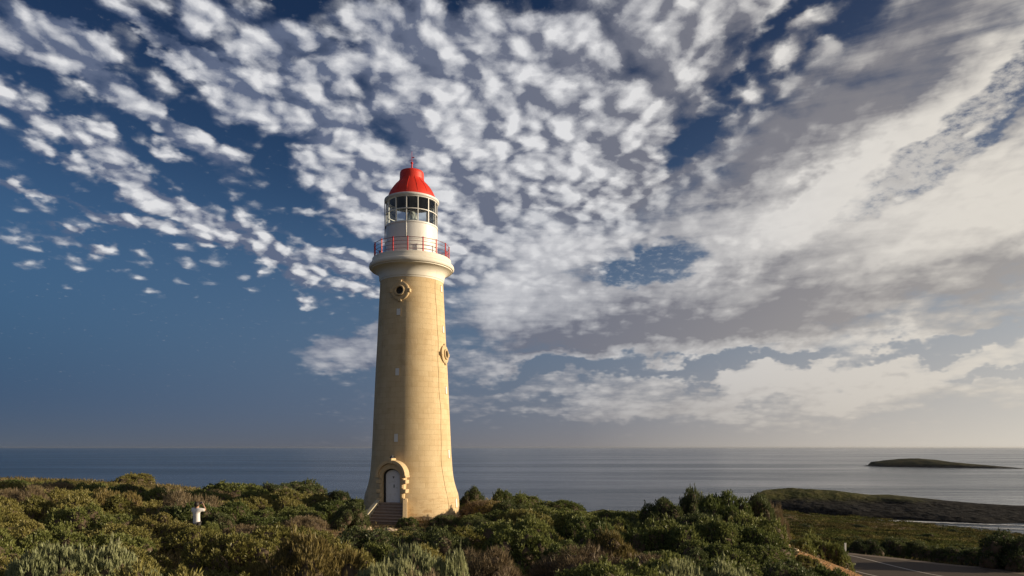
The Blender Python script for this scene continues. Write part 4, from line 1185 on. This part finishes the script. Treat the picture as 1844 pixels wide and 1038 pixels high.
arms = {1: ((.165,0,1.395),(.375,.10,1.37),(.165,.235,1.60)), -1: ((-.165,0,1.395),(-.225,.245,1.40),(-.10,.25,1.61))}
for s_, (sh, elb, wr) in arms.items():
    a = add(sh, .062, 3); b = add(tuple((np.array(sh)+np.array(elb))/2), .05, a); c_ = add(elb, .043, b); d_ = add(wr, .030, c_)
    w_ = np.array(wr); u_ = w_-np.array(elb); u_ = u_/np.linalg.norm(u_)
    palm = w_ + u_*.06 + np.array([-s_*.02, .01, 0]); pm = add(tuple(palm), .030, d_)
    for k, ln in enumerate((.058, .066, .062, .050)):                   # four fingers closing round the camera
        off = np.array([0, .018, .0]) * (k-1.5) + np.array([0, 0, .012*(1.5-abs(k-1.5))])
        f1 = palm + u_*.035 + off; f2 = f1 + u_*ln*.5 + np.array([-s_*.012, .0, 0]); f3 = f2 + u_*ln*.25 + np.array([-s_*.032, 0, -.006])
        i1 = add(tuple(f1), .0095, pm); i2 = add(tuple(f2), .0088, i1); add(tuple(f3), .0078, i2)
    t1 = palm + np.array([-s_*.03, -.020, -.004]); i1 = add(tuple(t1), .011, pm); add(tuple(t1 + np.array([-s_*.032, 0, .018])), .0088, i1)
for s_ in (-1, 1):
    h_ = add((s_*.088,0,.86), .088, 0); k_ = add((s_*.10,.03,.49), .058, h_); cf = add((s_*.10,.0,.33), .056, k_); an = add((s_*.10,-.02,.09), .038, cf); hl = add((s_*.10,.0,.045), .038, an); add((s_*.115,.15,.035), .030, hl)
link("body", skin_mesh("body", v, e, r, 2), per, m_skin)
sv = [(0,0,1.05),(0,0,.88),(0,.0,.70),(0,-.01,1.26),(0,0,1.40),(0,.012,1.445)]
se = [(0,1),(1,2),(0,3),(3,4),(4,5)]; sr = [(.165,.125),(.175,.135),(.185,.145),(.185,.14),(.12,.10),(.07,.07)]
for s_, (sh, elb, wr) in arms.items():
    sv.append((sh[0]*1.02, sh[1], sh[2]+.005)); se.append((4, len(sv)-1)); sr.append((.085,.085))
    mid = tuple(np.array(sh)*.35 + np.array(elb)*.65); sv.append(mid); se.append((len(sv)-2, len(sv)-1)); sr.append((.075,.075))
    sv.append(tuple(np.array(sh)*.12 + np.array(elb)*.88)); se.append((len(sv)-2, len(sv)-1)); sr.append((.074,.074))
link("shirt", skin_mesh("shirt", sv, se, sr, 2), per, m_shirt)
tv = [(0,0,.90)]; te = []; tr_ = [(.15,.12)]
for s_ in (-1, 1):
    tv += [(s_*.09,0,.80),(s_*.10,.03,.49),(s_*.10,-.01,.14)]; n0 = len(tv)-3
    te += [(0,n0),(n0,n0+1),(n0+1,n0+2)]; tr_ += [(.105,.105),(.08,.08),(.068,.068)]
link("trousers", skin_mesh("trousers", tv, te, tr_, 2), per, m_trouser)
bm = bmesh.new()
bmesh.ops.create_icosphere(bm, subdivisions=3, radius=1)
for q in bm.verts:
    q.co = Vector((q.co.x*.105, q.co.y*.112 + .012, q.co.z*.125 + 1.625))
    if q.co.y > .06 and q.co.z < 1.66: q.co.y = .06
    if q.co.z < 1.52: q.co.z = 1.52
    q.co += q.co.normalized()*mnoise.noise(q.co*40)*.006
link("hair", mesh_bm("hair", bm, True), per, m_hair)
Mp = Matrix.Translation(per.location) @ Matrix.Rotation(R(-12), 4, 'Z')
cam_o = thing("handheld_camera", Mp @ Vector((.03,.265,1.63)), "small dark camera held up in front of the face by the person in white", "camera", None, R(-12))
bm = bmesh.new(); box(bm, (0,0,.04), (.135,.05,.085), bev=.008); box(bm, (0,0,.09), (.05,.045,.025), bev=.006); box(bm, (.045,0,.086), (.02,.02,.012))
link("camera_body", mesh_bm("camera_body", bm), cam_o, m_iron)
bm = bmesh.new(); lathe(bm, [(0,0),(.036,0),(.036,.05),(.032,.07),(.026,.07),(.024,.05),(0,.05)], 20)
bm.transform(Matrix.Translation((0,.025,.04)) @ Matrix.Rotation(-math.pi/2, 4, 'X'))
link("camera_lens", mesh_bm("camera_lens", bm, True, 40), cam_o, m_iron)

# ------------------------------------------------------------------ roadside post
GX_, GY_ = (1522-922)/F_PX*52.5, 52.5
post = thing("guide_post", (GX_, GY_, gz(GX_, GY_)), "white roadside guide post standing at the bend of the road", "post", None, R(8))
bm = bmesh.new(); box(bm, (0, 0, .46), (.15, .06, 1.16), bev=.012)
m_post = simple("sun_bleached_white_plastic", (0.66, 0.65, 0.60), 0.6, 0.15, 6.0)
link("post", mesh_bm("post", bm), post, m_post)
bm = bmesh.new(); box(bm, (0, 0, 1.055), (.165, .075, .04), bev=.012)
link("cap", mesh_bm("cap", bm), post, m_post)

# ------------------------------------------------------------------ pale stones lying on bare ground
m_rock = simple("pale_limestone", (0.50, 0.40, 0.28), 0.95, 0.3, 7.0, 0.7)
def stone_mesh(seed):
    bm = bmesh.new(); bmesh.ops.create_icosphere(bm, subdivisions=2, radius=1)
    for q in bm.verts:
        n = mnoise.noise(q.co*1.1 + Vector((seed*7.1, 0, 0))) + .4*mnoise.noise(q.co*2.9 + Vector((0, seed*3.3, 0)))
        q.co = q.co*(1 + .42*n); q.co.z *= .62; q.co.z = max(q.co.z, -.3)
    return mesh_bm("stone", bm)
STONES = [stone_mesh(i) for i in range(5)]
for m_ in STONES: m_.materials.append(m_rock)
def ray_ground(px, py, y0=9.0, y1=80.0):
    for Y in np.arange(y0, y1, .25):
        p = at(px, py, Y)
        if p.z < gz(p.x, p.y): return p.x, Y
    return None
def stone(px, py, s, label, group=None):
    h_ = ray_ground(px, py)
    if not h_: return
    X, Y = h_
    o = link("stone", STONES[rnd.randrange(5)]); o.location = (X, Y, gz(X, Y) + s*.12); o.rotation_euler = (0, 0, rnd.uniform(0, 6.28)); o.scale = (s*rnd.uniform(.8, 1.3), s, s*rnd.uniform(.7, 1.1))
    tag(o, label, "stone", group)
stone(613, 983, .16, "pale upright stone on the bare ground below the lighthouse steps")
stone(598, 992, .30, "broad pale boulder on the bare ground left below the lighthouse steps")
stone(702, 957, .34, "pale rock at the lip of the earth bank in front of the lighthouse steps")
stone(662, 954, .28, "flat pale rock on the path left of the earth bank by the lighthouse")
stone(718, 962, .20, "small pale rock right of the earth bank in front of the lighthouse")
rs_ = random.Random(9)
for k in range(34):
    t_ = rs_.random()
    px = 1392 + 130*t_ + rs_.uniform(-10, 10); py = 998 + 26*t_ + rs_.uniform(-16, 16)
    stone(px, py, rs_.choice((.06, .08, .10, .13, .17)), "one of the pale stones scattered over the orange sand bank", "stones on the sand bank")
for k in range(8):
    px = 1418 + rs_.uniform(-12, 22); py = 990 + rs_.uniform(-7, 6)
    stone(px, py, rs_.choice((.13, .17, .2)), "one of the pale stones heaped at the top of the sand bank", "stones heaped at the top of the bank")
# ------------------------------------------------------------------ sea haze
bm = bmesh.new(); HZ0, HZ1 = SEA_Z - 75.0, 32.0
box(bm, (0, 0, (HZ0+HZ1)/2), (250000, 250000, HZ1-HZ0))
m_haze = bpy.data.materials.new("sea_haze"); m_haze.use_nodes = True
t = NT(m_haze.node_tree)
pv = t.n('ShaderNodeVolumePrincipled')
pv.inputs['Color'].default_value = (0.86, 0.86, 0.86, 1); pv.inputs['Density'].default_value = 0.9e-5; pv.inputs['Anisotropy'].default_value = 0.7
ho = t.n('ShaderNodeOutputMaterial'); t.t.links.new(pv.outputs[0], ho.inputs['Volume'])
m_haze.cycles.homogeneous_volume = True
tag(link("haze", mesh_bm("haze", bm), None, m_haze), kind='stuff')
